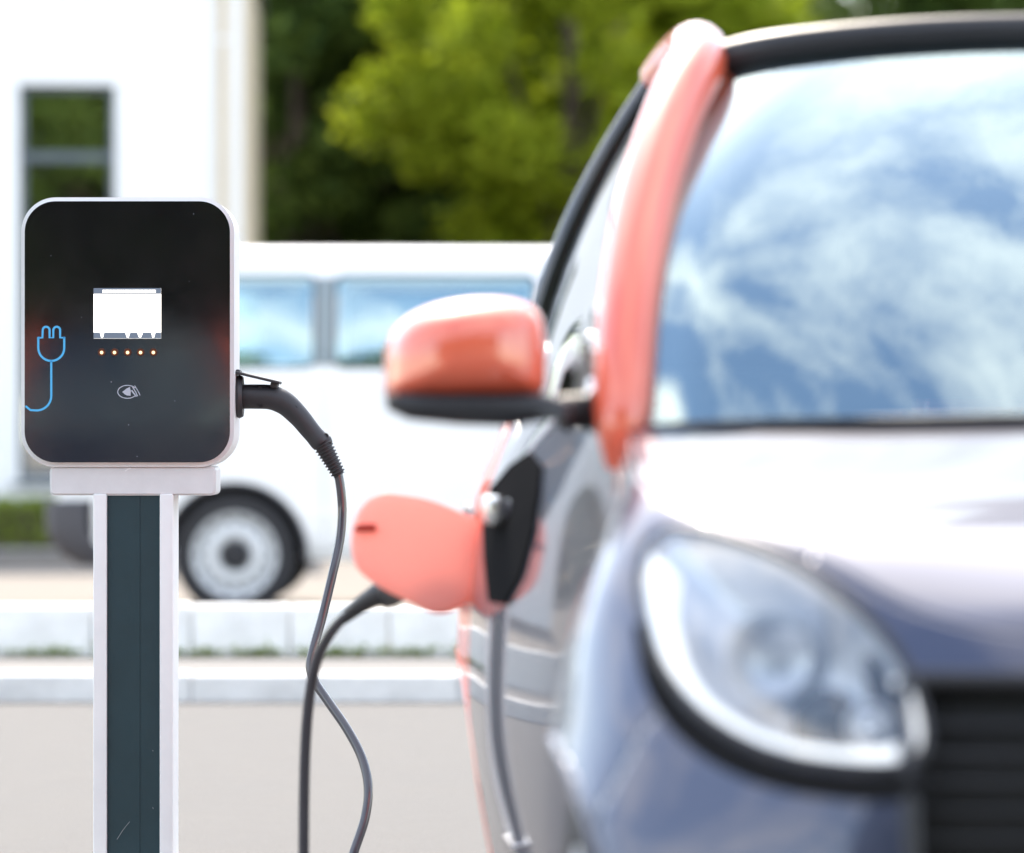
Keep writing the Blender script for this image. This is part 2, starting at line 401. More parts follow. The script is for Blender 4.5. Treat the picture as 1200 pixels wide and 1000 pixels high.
for (a, b, c, d) in WX:
    w = empty('window'); w.parent = bld
    fy = 0.12
    fr = bmesh.new(); t = 0.055
    zt = 3.40
    for cx_, cz_, sx, sz in ((a + t / 2, (c + d) / 2, t, d - c), (b - t / 2, (c + d) / 2, t, d - c), ((a + b) / 2, c + t / 2, b - a - 2 * t, t),
                             ((a + b) / 2, d - t / 2, b - a - 2 * t, t), ((a + b) / 2, zt, b - a - 2 * t, 0.085), ((a + b) / 2, 1.9, b - a - 2 * t, 0.06)):
        bm_box(fr, (cx_, fy, cz_), (sx - .002, 0.06, sz - .002), 0.006, 1)
    from_bm('frame', fr, M['winframe'], w)
    for z0, z1 in ((c + t, 1.87), (1.93, zt - .043), (zt + .043, d - t)):
        box('pane', ((a + b) / 2, fy + .01, (z0 + z1) / 2), (b - a - 2 * t - .002, 0.008, z1 - z0 - .002), M['winglass'], w)
    box('sill', ((a + b) / 2, -0.02, c - 0.03), (b - a + .1, 0.12, 0.04), M['winframe'], w, .006)
    box('room', ((a + b) / 2, 1.1, (c + d) / 2), (b - a + .6, 0.1, d - c + .6), M['interior'], w)
dp = empty('downpipe'); dp.parent = bld
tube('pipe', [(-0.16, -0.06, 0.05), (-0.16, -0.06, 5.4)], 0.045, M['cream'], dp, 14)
for z in (0.8, 2.6, 4.4): lathe('pipe_clip', [(0.05, -.015), (0.055, -.015), (0.055, .015), (0.05, .015)], M['stucco'], dp, 'z', 16, (-0.16, -0.06, z))

# ------------------------------------------------------------------ hedge
def hedge(name, x0, x1, y, h, d, label):
    r = empty(name, ((x0 + x1) / 2, y, 0)); tag(r, label, 'hedge'); L = x1 - x0
    n = int(L * 5200); P = nrng.uniform((-L / 2, -d / 2, 0.10), (L / 2, d / 2, h), size=(n, 3))
    e = np.minimum(np.minimum(np.abs(P[:, 1] + d / 2), np.abs(P[:, 1] - d / 2)), h - P[:, 2])
    P = P[e < 0.11]; P += nrng.normal(0, .018, P.shape)
    leaves('foliage', P, None, 0.028, M['leaf_hedge'], r)
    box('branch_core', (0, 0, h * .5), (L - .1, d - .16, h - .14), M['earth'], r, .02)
    return r
hedge('box_hedge', -9.0, -1.9, 29.2, 0.47, 0.6, 'low clipped green hedge at the foot of the white building')

# ------------------------------------------------------------------ trees
def make_tree(name, label, loc, h, rad, base, nclump, nleaf, lsize, lm, group, seed, crown_lo=0.18):
    rg = random.Random(seed); ng = np.random.default_rng(seed)
    t = empty(name, loc, rg.uniform(0, 6.28)); tag(t, label, 'tree', group)
    top = h * 0.8; pts = catmull([(0, 0, -.1), (rg.uniform(-.12, .12), rg.uniform(-.12, .12), top * .35), (rg.uniform(-.25, .25), rg.uniform(-.25, .25), top * .7), (0, 0, top)], 6)
    n = len(pts); tube('trunk', pts, [base * (1 - .85 * i / (n - 1)) * (1.25 if i == 0 else 1) for i in range(n)], M['bark'], t, 10)
    cz = h * (0.5 + crown_lo / 2); hz = h * (1 - crown_lo) / 2
    cl = []
    while len(cl) < nclump:
        p = np.array([rg.uniform(-1, 1) for _ in range(3)]); l = np.linalg.norm(p)
        if l > 1 or l < .25: continue
        p = p / l * l ** .55
        w = rad * (1 - .25 * max(0, p[2])) * (0.85 + .3 * rg.random())
        cl.append(np.array((p[0] * w, p[1] * w, cz + p[2] * hz)))
    for i in range(7):
        q = cl[rg.randrange(len(cl))]; s = pts[rg.randrange(n // 3, n - 3)]
        mid = (s + q) / 2 + np.array((0, 0, .15 * h * .2))
        tube('limb', catmull([s, mid, q], 5), [base * .35 * (1 - .8 * k / 10) for k in range(11)], M['bark'], t, 7)
    P = []
    for c in cl:
        r = rad * rg.uniform(.20, .34); k = int(nleaf / nclump * rg.uniform(.6, 1.4))
        q = ng.normal(size=(k, 3)); q /= np.linalg.norm(q, axis=1)[:, None]; q *= (r * ng.uniform(.35, 1.0, size=(k, 1)))
        q[:, 2] *= .75; P.append(c + q)
    leaves('crown', np.concatenate(P), None, lsize, lm, t)
    return t
tx = lambda x, Y: (x - 600) / FPX * Y
specs = [
 # pixel column, depth, height, radius
 ('dark_tree', 'dense dark green tree beside the corner of the white building', 345, 43, 8.5, 2.3, 'leaf_dark'),
 ('dark_tree', 'dark green tree rising behind the roof of the white van', 470, 46, 9.0, 2.6, 'leaf_dark'),
 ('dark_tree', 'shady dark tree behind the large lime green tree', 640, 47, 9.0, 2.6, 'leaf_dark'),
 ('dark_tree', 'dark tree behind the black roof of the city car', 850, 46, 7.4, 2.3, 'leaf_dark'),
 ('dark_tree', 'dark tree standing beyond the far end of the van', 1080, 45, 7.8, 2.5, 'leaf_dark'),
 ('dark_tree', 'dark tree farthest back behind the corner of the white building', 400, 52, 10.0, 3.0, 'leaf_dark'),
 ('dark_tree', 'tall dark tree farthest back behind the lime green trees', 590, 54, 10.0, 3.2, 'leaf_dark'),
 ('lime_tree', 'bright lime green tree above the middle of the white van', 665, 38, 8.6, 2.1, 'leaf_lime'),
 ('lime_tree', 'lime green tree with loose crown behind the city car', 800, 40, 7.0, 1.9, 'leaf_lime'),
]
for i, (nm, lb, x, Y, h, r, lm) in enumerate(specs):
    make_tree(nm, lb, (tx(x, Y), Y, 0), h, r, .19, 95, 30000 if lm == 'leaf_dark' else 20000, .115 if lm == 'leaf_dark' else .09, M[lm],
              'trees behind the van', 40 + i, 0.12 if lm == 'leaf_dark' else .30)

wp_ = nrng.uniform((-45, 57, 0.2), (45, 63, 10.0), size=(76000, 3)); wp_[:, 2] *= .80 + .14 * np.sin(wp_[:, 0] * 1.1 + 1) * np.cos(wp_[:, 0] * .37) + .06 * np.sin(wp_[:, 0] * 2.9)
tag(leaves('woodland', wp_, None, .26, M['leaf_dark']), 'dense dark green woodland far behind the trees and the van', 'woodland', kind='stuff')
near = [o for o in COL.objects if o.get('category') == 'tree' and o.name.startswith('dark_tree')]
for i, x in enumerate((-10.5, -7.4, -4.6, -1.8, 1.2, 4.6, 8.6)):  # unseen row added behind the camera to give dark reflections
    c = copy_tree(near[i % 2]); c.location = (x, -17.0 - 1.3 * (i % 2), 0); c.scale = (1.25, 1.25, 1.45); c.rotation_euler = (0, 0, i * 1.1)
    tag(c, 'unseen dark green tree added behind the camera for reflections', 'tree', 'unseen trees added for reflections')
# ------------------------------------------------------------------ white van (side on, facing right)
VY = 19.7
van = empty('white_van', (-0.05, VY + 0.95, 0)); tag(van, 'white passenger van with dark rear bumper parked beyond the low wall', 'van')
vs_ = FPX / VY
vx = lambda x: (x - 600) / vs_ + 0.05       # photo column -> van local x
vz = lambda y: CAM_Z - (y - HZ) / vs_
half = [(0.0, .30), (.80, .30), (.905, .33), (.945, .46), (.952, .70), (.950, .95), (.940, 1.20), (.918, 1.36), (.885, 1.60), (.845, 1.82), (.800, 1.93), (.72, 2.005), (.55, 2.045), (.28, 2.06), (0.0, 2.065)]
half = catmull([(a, b, 0) for a, b in half], 3)
stX = [(-2.475, .80, .93, 0), (-2.46, .93, .97, 0), (-2.42, .975, .99, 0), (-2.34, .995, 1, 0), (-2.0, 1, 1, 0), (-1.0, 1, 1, 0), (0.0, 1, 1, 0), (.8, 1, 1, 0), (1.15, 1, 1, 0), (1.45, 1, .965, 1), (1.8, .99, .80, 1), (2.05, .97, .61, 1), (2.25, .92, .545, 1), (2.36, .82, .49, 1), (2.39, .6, .45, 1)]
dense = catmull([(a, b, c) for a, b, c, d in stX], 5)
V = []; nh = len(half)
for (X, wsc, zsc) in dense:
    for (hw, z, _) in half:
        zt = .30 + (2.065 - .30) * zsc
        z2 = .30 + (z - .30) * zsc if zsc < .9 and z > 1.0 * zsc else .30 + (z - .30) * zsc
        V.append((X, -hw * wsc, z2))
F = grid_faces(len(dense), nh)
Vn = np.array(V)
vtree = BVHTree.FromPolygons([tuple(v) for v in V], F)
def van_side(x, z, off=.004):
    h = vtree.ray_cast(Vector((x, -3, z)), Vector((0, 1, 0)))[0]
    if h is None: h = Vector((x, -.9, z))
    return (h.x, h.y - off, h.z)
def mirrored(verts, faces, s=(1, -1, 1)):
    n = len(verts); V2 = list(map(tuple, verts)) + [(v[0] * s[0], v[1] * s[1], v[2] * s[2]) for v in verts]
    return V2, list(faces) + [tuple(n + i for i in reversed(f)) for f in faces]
VW = [(-1.475, .335), (1.525, .335)]
win = [(vx(150), vx(368), vz(430), vz(322)), (vx(392), vx(627), vz(430), vz(322)), (.24, 1.05, vz(430), vz(326))]
keep = []; fc = []
bump_faces = []
for f in F:
    c = Vn[list(f)].mean(0)
    if c[1] < -.5 and any((c[0] - a) ** 2 + (c[2] - b) ** 2 < .385 ** 2 for a, b in VW): continue
    if c[1] < -.8 and any(a + .03 < c[0] < b - .03 and z0 + .03 < c[2] < z1 - .03 for a, b, z0, z1 in win): continue
    if c[0] < vx(108) and c[2] < vz(588): bump_faces.append(f); continue
    fc.append(f)
# finer body so that arches and window holes have clean edges
def van_shell():
    xs = np.linspace(-2.475, 2.39, 330)
    dd = np.array(dense); W = np.interp(xs, dd[:, 0], dd[:, 1]); Z = np.interp(xs, dd[:, 0], dd[:, 2])
    hh = np.array(half)[:, :2]; t = np.linspace(0, len(hh) - 1, 150)
    hw = np.interp(t, np.arange(len(hh)), hh[:, 0]); hz = np.interp(t, np.arange(len(hh)), hh[:, 1])
    P = np.empty((len(xs), len(t), 3))
    P[:, :, 0] = xs[:, None]; P[:, :, 1] = -hw[None] * W[:, None]; P[:, :, 2] = .30 + (hz[None] - .30) * Z[:, None]
    return P
P = van_shell(); nr, nc = P.shape[:2]; flat = P.reshape(-1, 3).copy()
Fa = grid_faces(nr, nc); body, bumper = [], []
cen = flat[np.array(Fa)].mean(1)
for f, c in zip(Fa, cen):
    side = c[1] < -.45
    if side and any((c[0] - a) ** 2 + (c[2] - b) ** 2 < .388 ** 2 for a, b in VW): continue
    if side and c[2] > 1.3 and any(a + .02 < c[0] < b - .02 and z0 + .02 < c[2] < z1 - .02 for a, b, z0, z1 in win): continue
    if c[0] < -2.25 and c[2] < vz(586): bumper.append(f); continue
    body.append(f)
for i in range(len(flat)):            # snap arch edge to a circle
    for a, b in VW:
        d = math.hypot(flat[i, 0] - a, flat[i, 2] - b)
        if flat[i, 1] < -.45 and .375 < d < .402:
            k = .388 / d; flat[i, 0] = a + (flat[i, 0] - a) * k; flat[i, 2] = b + (flat[i, 2] - b) * k
def compact(verts, faces):
    used = sorted({i for f in faces for i in f}); mp = {u: k for k, u in enumerate(used)}
    return [tuple(verts[u]) for u in used], [tuple(mp[i] for i in f) for f in faces]
vv, ff = compact(flat, body); vv, ff = mirrored(vv, ff); obj('body', vv, ff, M['vanwhite'], van, smooth=True, sharp=40)
bf = flat.copy(); bf[:, 0] = np.where(bf[:, 0] < -2.25, bf[:, 0] - .03, bf[:, 0]); bf[:, 0] += np.where(bf[:, 0] < -2.25, .16 * np.clip((.50 - bf[:, 2]) / .2, 0, 1) ** 2, 0); bf[:, 1] *= 1.012
vv, ff = compact(bf, bumper); vv, ff = mirrored(vv, ff)
ob = obj('rear_bumper', vv, ff, M['greyplastic'], van, smooth=True, sharp=40)
sm = ob.modifiers.new('thick', 'SOLIDIFY'); sm.thickness = .03
# dark lining in the wheel wells, pale lining in the cabin
box('floor_pan', (0, 0, .62), (4.4, 1.5, .5), M['black'], van)
for s in (-1, 1):
    for a, b in VW:
        V2 = []
        for k in range(19):
            th = R(-12 + 204 * k / 18)
            for yy in (-.945, -.72): V2.append((a + .392 * math.cos(th), yy * -s * -1 if s < 0 else -yy, b + .392 * math.sin(th)))
        obj('wheel_arch', V2, grid_faces(19, 2), M['black'], van)
        lip = [(a + .395 * math.cos(R(-5 + 190 * k / 24)), s * .952, b + .395 * math.sin(R(-5 + 190 * k / 24))) for k in range(25)]
        tube('arch_lip', lip, .012, M['greyplastic'], van, 8)
box('cabin_floor', (-.3, 0, .93), (3.6, 1.7, .1), M['vaninner'], van)
box('headlining', (-.6, 0, 1.99), (3.2, 1.35, .03), M['vaninner'], van, .01)
for x in (-1.55, -.55, .45):
    for y in (-.45, .45):
        se = box('seat', (x, y, 1.12), (.5, .5, .3), M['greyplastic'], van, .06, 3)
        b_ = box('backrest', (x - .26, 0, .33), (.14, .5, .62), M['greyplastic'], None, .05, 3); b_.parent = se
        b_.location = (0, y, 1.0)
def side_patch(name, x0, x1, z0, z1, r, off, m, parent, n=14):
    """rounded pane laid on both flanks of the van, one object per flank"""
    out = []
    for s in (1, -1):
        V2, F2 = [], []
        ring = rrect(x0, x1, z0, z1, r, 5); cxx, czz = (x0 + x1) / 2, (z0 + z1) / 2
        rings = [1.0, .9, .7, .4]
        for q in rings:
            for (x, z) in ring:
                p = van_side(cxx + (x - cxx) * q, czz + (z - czz) * q, off); V2.append((p[0], p[1] * s, p[2]))
        F2 = grid_faces(len(rings), len(ring), closed=True)
        F2.append(tuple((len(rings) - 1) * len(ring) + k for k in range(len(ring))))
        out.append(obj(name, V2, F2, m, parent, smooth=True))
    return out
for k, (a, b, z0, z1) in enumerate(win):
    w = empty('side_window'); w.parent = van
    side_patch('pane', a, b, z0, z1, .05, .003, M['vanglass'], w)
    for s in (1, -1):
        loop = [van_side(x, z, .004) for x, z in rrect(a, b, z0, z1, .05, 5)]; loop.append(loop[0])
        tube('seal', [(p[0], p[1] * s, p[2]) for p in loop], .011, M['greyplastic'], w, 6, cap=False)
    if k < 2:
        xm = a + (b - a) * .55
side_patch('pillar_trim', vx(369), vx(391), vz(428), vz(324), .01, .009, M['vanpillar'], van)
def seam(pts, w=.005, name='door_seam', m='vanseam'):
    for s in (1, -1):
        q = [van_side(x, z, .0015) for x, z in pts]
        tube(name, [(p[0], p[1] * s, p[2]) for p in q], w * .5, M[m], van, 6)
zr = np.linspace
seam([(vx(380), z) for z in zr(.45, 1.34, 12)]); seam([(vx(640), z) for z in zr(.36, 1.34, 12)]); seam([(1.12, z) for z in zr(.8, 1.25, 8)])
seam([(x, 1.285) for x in zr(vx(150), vx(380), 12)], .02, 'slide_rail', 'vanwhite')
seam([(x, .56) for x in zr(vx(352), 1.1, 14)], .016, 'rub_strip', 'vanwhite')
for s in (1, -1):
    hd = box('door_handle', (.30, s * .955, 1.16), (.16, .03, .035), M['vanwhite'], van, .01)
    hd = box('door_handle', (.12, s * .957, 1.16), (.16, .03, .035), M['vanwhite'], van, .01)
    tl = box('tail_light', (-2.435, s * .885, 1.08), (.10, .11, .42), M['redlamp'], van, .03, 3)
    hl = box('headlight', (2.20, s * .76, .86), (.26, .28, .22), M['lens'], van, .05, 3)
    mr = box('mirror', (1.32, s * 1.07, 1.30), (.12, .22, .26), M['cartrim'], van, .04, 3)
def wheel(parent, name, loc, r, w, side, kind):
    """axis along y of its parent for the van, along x for the car; side = sign of the outer face"""
    wr = empty(name, loc); wr.parent = parent
    ax = 'y' if kind == 'van' else 'x'
    o = side
    lathe('tyre', [(r * .66, o * -w * .42), (r * .70, o * -w * .5), (r * .93, o * -w * .48), (r, o * -w * .36), (r, o * w * .36), (r * .965, o * w * .45), (r * .90, o * w * .5), (r * .76, o * w * .49), (r * .69, o * w * .44), (r * .66, o * w * .36)], M['rubber'], wr, ax, 48)
    if kind == 'van':
        lathe('rim', [(r * .69, o * w * .42), (r * .715, o * w * .45), (r * .70, o * w * .47), (r * .665, o * w * .44), (r * .62, o * w * .30), (r * .55, o * w * .26), (r * .50, o * w * .36), (r * .40, o * w * .42), (r * .28, o * w * .38), (r * .25, o * w * .30), (0, o * w * .30)], M['steel'], wr, ax, 48)
        lathe('hub_cap', [(r * .235, o * w * .30), (r * .235, o * w * .42), (r * .20, o * w * .46), (r * .1, o * w * .47), (0, o * w * .475)], M['rubber'], wr, ax, 32)
        for k in range(14):
            a = 2 * math.pi * k / 14
            c = (r * .585 * math.cos(a), o * w * .293, r * .585 * math.sin(a))
            lathe('vent_hole', [(0, 0), (r * .045, 0), (r * .045, o * .004), (0, o * .004)], M['black'], wr, 'y', 10, c)
    else:
        lathe('rim', [(r * .70, o * w * .45), (r * .72, o * w * .47), (r * .68, o * w * .48), (r * .63, o * w * .36), (r * .6, o * w * .05), (0, o * w * .05)], M['steel'], wr, ax, 40)
        for k in range(5):
            a = 2 * math.pi * k / 5
            bm = bmesh.new(); bm_box(bm, (0, 0, r * .36), (.02, r * .17, r * .62), .008, 2, None)
            bmesh.ops.rotate(bm, cent=(0, 0, 0), matrix=Matrix.Rotation(a, 3, 'X'), verts=bm.verts)
            bmesh.ops.translate(bm, vec=(o * w * .34, 0, 0), verts=bm.verts)
            from_bm('spoke', bm, M['steel'], wr, True, 40)
        lathe('hub_cap', [(r * .16, o * w * .3), (r * .16, o * w * .40), (r * .12, o * w * .43), (0, o * w * .43)], M['cartrim'], wr, ax, 24)
    return wr
for a, b in VW:
    for s in (-1, 1): wheel(van, 'wheel', (a, s * .83, .335), .335, .215, s, 'van')

# ------------------------------------------------------------------ city car
CAR_O = (0.902, 3.90, 0.0); CYAW = R(3.25)
car = empty('city_car', CAR_O, CYAW)
tag(car, 'navy city car with coral pillar and mirror, plugged in beside the charging post', 'car', 'small electric cars')
Mc = Matrix.Translation(CAR_O) @ Matrix.Rotation(CYAW, 4, 'Z'); Mi = Mc.inverted()
cam_l = Mi @ Vector((0, 0, CAM_Z))
def ray_l(x, y):
    d = Vector(((x - 600) / FPX, 1.0, -(y - HZ) / FPX)); return (Mi.to_3x3() @ d).normalized()
def to_px(p):
    w = Mc @ Vector(p); return (600 + FPX * w.x / w.y, HZ - FPX * (w.z - CAM_Z) / w.y)
def at_u(x, y, u):
    d = ray_l(x, y); t = (u - cam_l.y) / d.y; return cam_l + d * t
# columns of the body ribbon: rows bottom, low, mid, high, top as (u, v, z); v is the half width
CT = [
 [(.06, 0, .20), (.00, 0, .42), (.02, 0, .60), (.055, 0, .70), (.10, 0, .76)],
 [(.07, .25, .20), (.01, .27, .42), (.03, .27, .60), (.065, .26, .70), (.11, .25, .765)],
 [(.13, .48, .20), (.05, .51, .42), (.068, .50, .61), (.12, .465, .71), (.165, .43, .795)],
 [(.23, .67, .20), (.16, .71, .43), (.190, .675, .62), (.245, .615, .75), (.295, .56, .868)],
 [(.36, .78, .20), (.30, .83, .45), (.325, .782, .64), (.380, .728, .80), (.43, .665, .905)],
 [(.52, .80, .20), (.50, .855, .45), (.51, .82, .66), (.52, .775, .82), (.56, .70, .935)],
 [(.74, .76, .20), (.73, .785, .45), (.73, .762, .66), (.74, .735, .83), (.77, .700, .97)],
 [(.97, .69, .20), (.97, .705, .45), (.97, .702, .66), (.97, .698, .85), (.985, .692, 1.005)],
 [(1.3, .760, .20), (1.3, .782, .45), (1.3, .778, .66), (1.3, .762, .87), (1.3, .733, 1.025)],
 [(1.7, .795, .20), (1.7, .833, .45), (1.7, .833, .66), (1.7, .812, .88), (1.7, .760, 1.04)],
 [(2.0, .80, .20), (2.0, .848, .45), (2.0, .855, .66), (2.0, .830, .88), (2.0, .765, 1.06)],
 [(2.3, .79, .22), (2.3, .855, .46), (2.3, .862, .67), (2.3, .835, .88), (2.28, .765, 1.07)],
 [(2.52, .70, .24), (2.56, .775, .46), (2.55, .785, .67), (2.52, .765, .88), (2.46, .715, 1.07)],
 [(2.62, .46, .24), (2.68, .50, .46), (2.67, .50, .67), (2.63, .49, .88), (2.58, .47, 1.07)],
 [(2.64, 0, .24), (2.70, 0, .46), (2.69, 0, .67), (2.66, 0, .88), (2.61, 0, 1.07)],
]
NC, NR = 24, 16
CLU = [.10, .125, .19, .30, .40, .51, .65, .80]; CLZ = [.76, .78, .812, .856, .893, .93, .975, 1.02]
def column(i, c):
    if i > 7: return catmull(c, NR)
    T = np.array(c[-1]); C = np.array((CLU[i], 0, CLZ[i])); ph = T + .16 * (C - T)
    if i < 2: ph = T + np.array((.06, 0, .03))
    return catmull(c + [tuple(ph)], NR)[:4 * NR + 1]
cols = [column(i, c) for i, c in enumerate(CT)]                      # each column -> dense rows
rows = [catmull([c[r] for c in cols], NC) for r in range(len(cols[0]))]
RB = np.array(rows)                                     # rows x cols x (u, v, z)
RB = RB[:, :, [1, 0, 2]]; RB[:, :, 0] *= -1              # -> local (x=-v, y=u, z)
RB[:, 0, 0] = 0; RB[:, -1, 0] = 0
nR, nC = RB.shape[:2]
rib = RB.reshape(-1, 3); ribF = grid_faces(nR, nC)
# bonnet: from the ribbon's top edge to the centre line
top = RB[-1, :7 * NC + 1]
cl = catmull([(0, .10, .76), (0, .12, .792), (0, .17, .828), (0, .28, .869), (0, .40, .907), (0, .51, .941), (0, .65, .981), (0, .80, 1.02)], NC)
HB = []
for k in range(len(top)):
    rw = []
    for j in range(25):
        t = j / 24; e = math.sin(t * math.pi / 2)
        p = top[k] * (1 - t) + cl[k] * t; p = p.copy(); p[2] = top[k][2] * (1 - e) + cl[k][2] * e
        rw.append(p)
    HB.append(rw)
HB = np.array(HB); hood = HB.reshape(-1, 3); hoodF = grid_faces(HB.shape[0], 25)
allV = [tuple(v) for v in rib] + [tuple(v) for v in hood]; off = len(rib)
allF = ribF + [tuple(off + i for i in f) for f in hoodF]
ctree = BVHTree.FromPolygons(allV, allF)
def on_car(x, y, fallback_u=.3):
    d = ray_l(x, y); h, n, i, t = ctree.ray_cast(cam_l, d)
    if h is None: return at_u(x, y, fallback_u), -d
    if n.dot(d) > 0: n = -n
    return h, n
HL = [(757, 645), (775, 626), (800, 621), (850, 630), (920, 656), (985, 698), (1035, 745), (1070, 800), (1084, 850), (1080, 882), (1058, 897), (1000, 898), (925, 887), (865, 864), (812, 827), (775, 778), (757, 725), (751, 680)]
HLd = [tuple(p[:2]) for p in catmull([(a, b, 0) for a, b in HL + HL[:1]], 4)][:-1]
def in_poly(x, y, poly):
    c = False; j = len(poly) - 1
    for i in range(len(poly)):
        (xi, yi), (xj, yj) = poly[i], poly[j]
        if (yi > y) != (yj > y) and x < (xj - xi) * (y - yi) / (yj - yi) + xi: c = not c
        j = i
    return c
hcx = sum(p[0] for p in HLd) / len(HLd); hcy = sum(p[1] for p in HLd) / len(HLd)
HLin = [(hcx + (x - hcx) * .97, hcy + (y - hcy) * .97) for x, y in HLd]
parts = {k: [] for k in ('front_bumper', 'front_fender', 'door', 'rear_quarter', 'rear_bumper', 'sill_panel', 'pillar_foot')}
CW = [(.50, .295), (2.27, .300)]
rc = rib[np.array(ribF)].mean(1)
for f, c in zip(ribF, rc):
    u, v, z = c[1], -c[0], c[2]
    if v > .55 and any((u - a) ** 2 + (z - b) ** 2 < .335 ** 2 for a, b in CW): continue
    if u < .5:
        X, Y_ = to_px(c)
        if in_poly(X, Y_, HLin): continue
        if v < .462 and .47 < z < .725: continue          # grille mouth
    if u < .27: parts['front_bumper'].append(f)
    elif u < .93: parts['front_fender'].append(f)
    elif u < 1.0 and z > .80: parts['pillar_foot'].append(f)
    elif u < .97: parts['front_fender'].append(f)
    elif u < 2.03: parts['sill_panel' if z < .30 else 'door'].append(f)
    elif u > 2.42 and z < .62: parts['rear_bumper'].append(f)
    else: parts['rear_quarter'].append(f)
for i in range(len(rib)):
    for a, b in CW:
        d = math.hypot(rib[i, 1] - a, rib[i, 2] - b)
        if rib[i, 0] < -.55 and .326 < d < .344:
            k = .335 / d; rib[i, 1] = a + (rib[i, 1] - a) * k; rib[i, 2] = b + (rib[i, 2] - b) * k
def panel(name, verts, faces, m, both=False, parent=None, gap=.0009, th=.006):
    """body panel: shut-line edges drawn back a little and folded inwards"""
    made = []
    for s in ((1, -1) if not both else (0,)):
        vv, ff = compact(verts, faces)
        if both: vv, ff = mirrored(vv, ff, (-1, 1, 1))
        elif s < 0: vv = [(-a, b, c) for a, b, c in vv]; ff = [tuple(reversed(f)) for f in ff]
        bm = bmesh.new(); me = bpy.data.meshes.new('t'); me.from_pydata(vv, [], ff); bm.from_mesh(me); bpy.data.meshes.remove(me)
        bmesh.ops.remove_doubles(bm, verts=bm.verts, dist=1e-5)
        bm.normal_update()
        mv = {}
        for v in bm.verts:
            if v.is_boundary:
                cs = [f.calc_center_median() for f in v.link_faces]
                c = sum(cs, Vector()) / len(cs); d = c - v.co
                if d.length > 1e-6: mv[v] = v.co + d.normalized() * gap
        for v, c in mv.items(): v.co = c
        bmesh.ops.recalc_face_normals(bm, faces=bm.faces)
        me = bpy.data.meshes.new(name); bm.to_mesh(me); bm.free(); me.materials.append(m)
        me.polygons.foreach_set('use_smooth', [True] * len(me.polygons))
        o = bpy.data.objects.new(name, me); COL.objects.link(o); o.parent = parent or car
        sm = o.modifiers.new('thick', 'SOLIDIFY'); sm.thickness = th; sm.offset = 0
        made.append(o)
    return made
panel('front_bumper', rib, parts['front_bumper'], M['navy'], both=True)
panel('front_fender', rib, parts['front_fender'], M['navy'])
doors = panel('door', rib, parts['door'], M['navy'])
panel('sill_panel', rib, parts['sill_panel'], M['cartrim'])
panel('rear_quarter', rib, parts['rear_quarter'], M['coral'])
panel('rear_bumper', rib, parts['rear_bumper'], M['navy'], both=True)
panel('pillar_foot', rib, parts['pillar_foot'], M['coral'])
panel('bonnet', hood, hoodF, M['navy'], both=True)
# dark inner shell behind the shut lines
ins = RB.copy(); ins[:, :, 0] *= .965; ins[:, :, 1] = 1.35 + (ins[:, :, 1] - 1.35) * .955; ins[:, :, 2] = .2 + (ins[:, :, 2] - .2) * .97
iv = ins.reshape(-1, 3)
iF = []
for f in ribF:
    c = iv[list(f)].mean(0)
    if -c[0] > .5 and any((c[1] - a) ** 2 + (c[2] - b) ** 2 < .36 ** 2 for a, b in CW): continue
    if c[1] < .55 and c[2] > .50 : continue
    iF.append(f)
vv, ff = compact(iv, iF); vv, ff = mirrored(vv, ff, (-1, 1, 1)); obj('inner_shell', vv, ff, M['black'], car, smooth=True)
box('floor_pan', (0, 1.38, .24), (1.10, 2.45, .06), M['black'], car)
box('firewall', (0, .52, .56), (.92, .04, .62), M['black'], car)
for s in (-1, 1):
    for a, b in CW:
        V2 = []
        for k in range(21):
            th = R(-20 + 220 * k / 20)
            for xx in (.78, .50): V2.append((s * xx, a + .345 * math.cos(th), b + .345 * math.sin(th)))
        obj('wheel_arch', V2, grid_faces(21, 2), M['black'], car)
        lp = []
        for k in range(41):
            th = R(-8 + 196 * k / 40); h = ctree.ray_cast(Vector((-2, a + .336 * math.cos(th), b + .336 * math.sin(th))), Vector((1, 0, 0)))[0]
            if h: lp.append(((h.x + .002) * -s, h.y, h.z))
        tube('arch_lip', lp, .007, M['navy'] if a < 1 else M['coral'], car, 8)
        wheel(car, 'wheel', (s * .705, a, b - .005), .29, .19, s, 'car')

# headlight (built from its outline on the near side, mirrored for the far side)
def patch_rings(poly, rings, depth_fn, inward=False):
    cx_ = sum(p[0] for p in poly) / len(poly); cy_ = sum(p[1] for p in poly) / len(poly); V2 = []
    for q in rings:
        for (x, y) in poly:
            h, n = on_car(cx_ + (x - cx_) * q, cy_ + (y - cy_) * q)
            V2.append(tuple(h + n * depth_fn(q)))
    F2 = grid_faces(len(rings), len(poly), closed=True)
    F2.append(tuple((len(rings) - 1) * len(poly) + k for k in range(len(poly))))
    return V2, F2
def both_sides(name, V2, F2, m, roots, smooth=True, th=0):
    for s, rt in zip((1, -1), roots):
        vv = [(v[0] * s, v[1], v[2]) for v in V2]; ff = F2 if s > 0 else [tuple(reversed(f)) for f in F2]
        o = obj(name, vv, ff, m, rt, smooth=smooth, sharp=50)
        if th: md = o.modifiers.new('thick', 'SOLIDIFY'); md.thickness = th; md.offset = 0
hl_roots = []
for s in (1, -1):
    e = empty('headlight'); e.parent = car; hl_roots.append(e)
V2, F2 = patch_rings(HLd, [1.0, .93, .8, .6, .4, .2], lambda q: .004 + .010 * (1 - q * q)); both_sides('lens', V2, F2, M['lens'], hl_roots)
V2, F2 = patch_rings(HLd, [.99, .93, .86, .72, .5, .25], lambda q: -.012 - .085 * (1 - q ** 2.2)); both_sides('reflector', V2, F2, M['chrome'], hl_roots)
